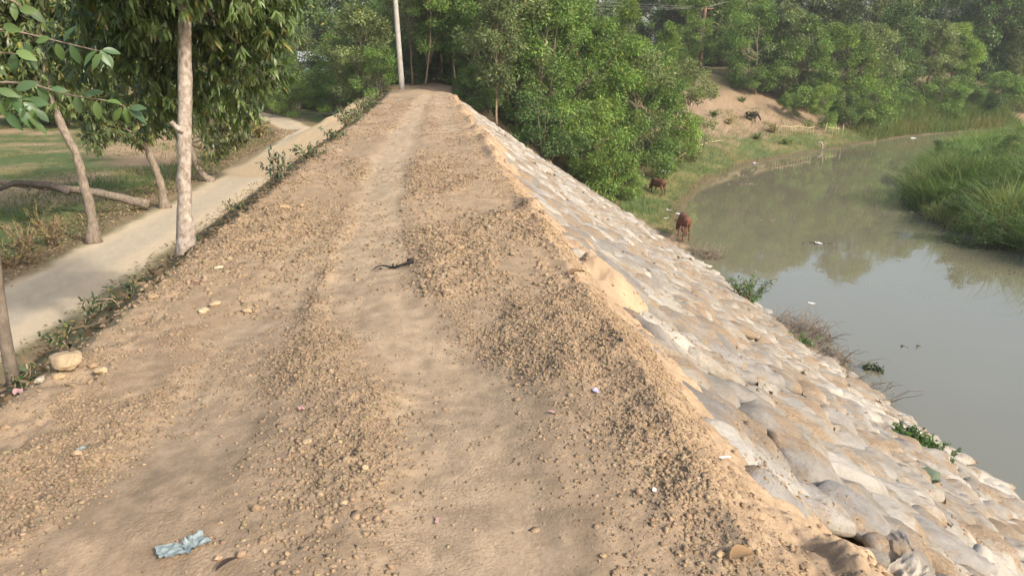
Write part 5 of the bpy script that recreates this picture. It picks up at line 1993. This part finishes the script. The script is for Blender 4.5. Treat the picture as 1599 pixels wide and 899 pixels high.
# dead branches on the bank above the far cow
for k, (pa, pb, lb) in enumerate([((1068, 236), (1128, 223), 'long pale dead branch lying on the bank right of the green bush'), ((1015, 242), (1062, 239), 'shorter dead stick lying left of the long pale branch'),
                                  ((1040, 262), (1090, 232), 'crooked dead bough leaning across the other branches')]):
    A, B = gpt(*pa), gpt(*pb)
    za, zb_ = hz(*A), hz(*B)
    mb_ = MB()
    mb_.tube(curve((0, 0, .06), (B[0] - A[0], B[1] - A[1], zb_ - za + .25), 8, (0, 0, .12), .05), np.linspace(.075, .02, 8), 7)
    mb_.tube(curve(((B[0] - A[0]) * .5, (B[1] - A[1]) * .5, (zb_ - za) * .5 + .2), ((B[0] - A[0]) * .8, (B[1] - A[1]) * .8 + .3, zb_ - za + .6), 5), np.linspace(.03, .01, 5), 6)
    tag(link('dead_branch', mb_.mesh('dead_branch', M['bamboo']), None, (A[0], A[1], za)), lb, 'branch')

# charred stick in the middle of the track
A = gpt(582, 424)
B = gpt(645, 413)
za = hz(*A)
d = np.array((B[0] - A[0], B[1] - A[1], hz(*B) - za))
st_o = empty('charred_stick', (A[0], A[1], za), 'charred black stick lying across the middle of the track', 'stick')
mb_ = MB()
mb_.tube(np.array([d * t + (0, .03 * math.sin(t * 6), .02 + .015 * math.sin(t * 9)) for t in np.linspace(0, 1, 10)]), np.interp(np.linspace(0, 1, 10), [0, .2, .6, 1], [.003, .006, .010, .008]), 7, None, .15)
for t in (.2, .5, .62, .75, .9):
    q = d * t
    mb_.tube([q + (0, 0, .015), q + (RNG.normal(0, .03), RNG.normal(0, .035), .03)], (.01, .004), 5)
mb_.build('twig', M['char'], st_o)
V, T = lump_shape(2, 9, .25)
mb_ = MB()
mb_.add(V * np.array((.036, .03, .036)) + d * .93 + np.array((0, 0, .032)), None, T)
mb_.build('charred_knob', M['char'], st_o)

# curled dry leaf and dark stick at the bottom
def curled_leaf(px, py, L, rz, label, col, wd_=.17):
    X, Y = gpt(px, py)
    mb_ = MB()
    n = 9
    for q in range(1):
        t = np.linspace(0, 1, n)
        wdt = np.sin(t * math.pi) ** .7 * wd_ * L * 2
        V = []
        for tt_, ww in zip(t, wdt):
            zc = .10 * L * math.sin(tt_ * 3.1) + .02 * L
            V += [(tt_ * L - L / 2, ww, zc + .35 * ww), (tt_ * L - L / 2, 0, zc), (tt_ * L - L / 2, -ww, zc + .5 * ww)]
        Q = [(3 * a + e, 3 * a + e + 1, 3 * a + e + 4, 3 * a + e + 3) for a in range(n - 1) for e in (0, 1)]
        mb_.add(V, Q, None, np.array(col))
    tag(link('dry_leaf', mb_.mesh('dry_leaf', M['dry']), None, (X, Y, hz(X, Y) + .012), (0, 0, rz)), label, 'leaf')


curled_leaf(1158, 874, .10, .25, 'curled brown dry leaf in the right foreground', (.34, .22, .12))
curled_leaf(900, 425 + 5, .16, .5, 'brown leaf at the sandy right edge above the sandbags', (.25, .16, .09))
curled_leaf(355, 887, .085, .8, 'dark shrivelled leaf at the bottom edge right of the plastic rag', (.06, .045, .04), .08)

# torn bag mouth at the bottom right, green net bag on the slope
q = on_slope(1440, 750, .12)
V, T = lump_shape(4, 5, .02)
f = fbm(V[:, 0] * 2.5, V[:, 1] * 3 + V[:, 2] * 2, 3, 4)
f2 = fbm(V[:, 0] * 7, V[:, 1] * 7 + V[:, 2] * 5, 4, 3)
V = V * (1 + .3 * f + .16 * f2)[:, None] * np.array((.30, .24, .17))
tag(link('net_bag', make_mesh('net_bag', V, [T], M['net'], None, True), None, q + np.array((0, 0, .05))), 'dark green net bag lying among the lower sandbags', 'bag')
q = on_slope(1335, 890, .04)
tb = empty('torn_sack', q, 'torn whitish sack with open flaps at the bottom right edge of the track', 'sack')
o = link('sack_body', BAG_ME[3, 'white'], tb, (0, 0, 0), (bag_rot(.5, -.1, .1)).to_euler(), .42)
for k in range(3):
    s_ = scrap('sack_flap', 1335, 880, .15 - .02 * k, 'plastic_white', 'x', 90 + k, .5, .35)
    del s_['label'], s_['category']
    s_.parent = tb
    s_.location = (.17 + .06 * k, -.10 + .10 * k, .03)
    s_.rotation_euler = (.25 - .3 * k, SLOPE * .4 - .5, .5 + .5 * k)
    s_.data.materials[0] = M['bag_white']
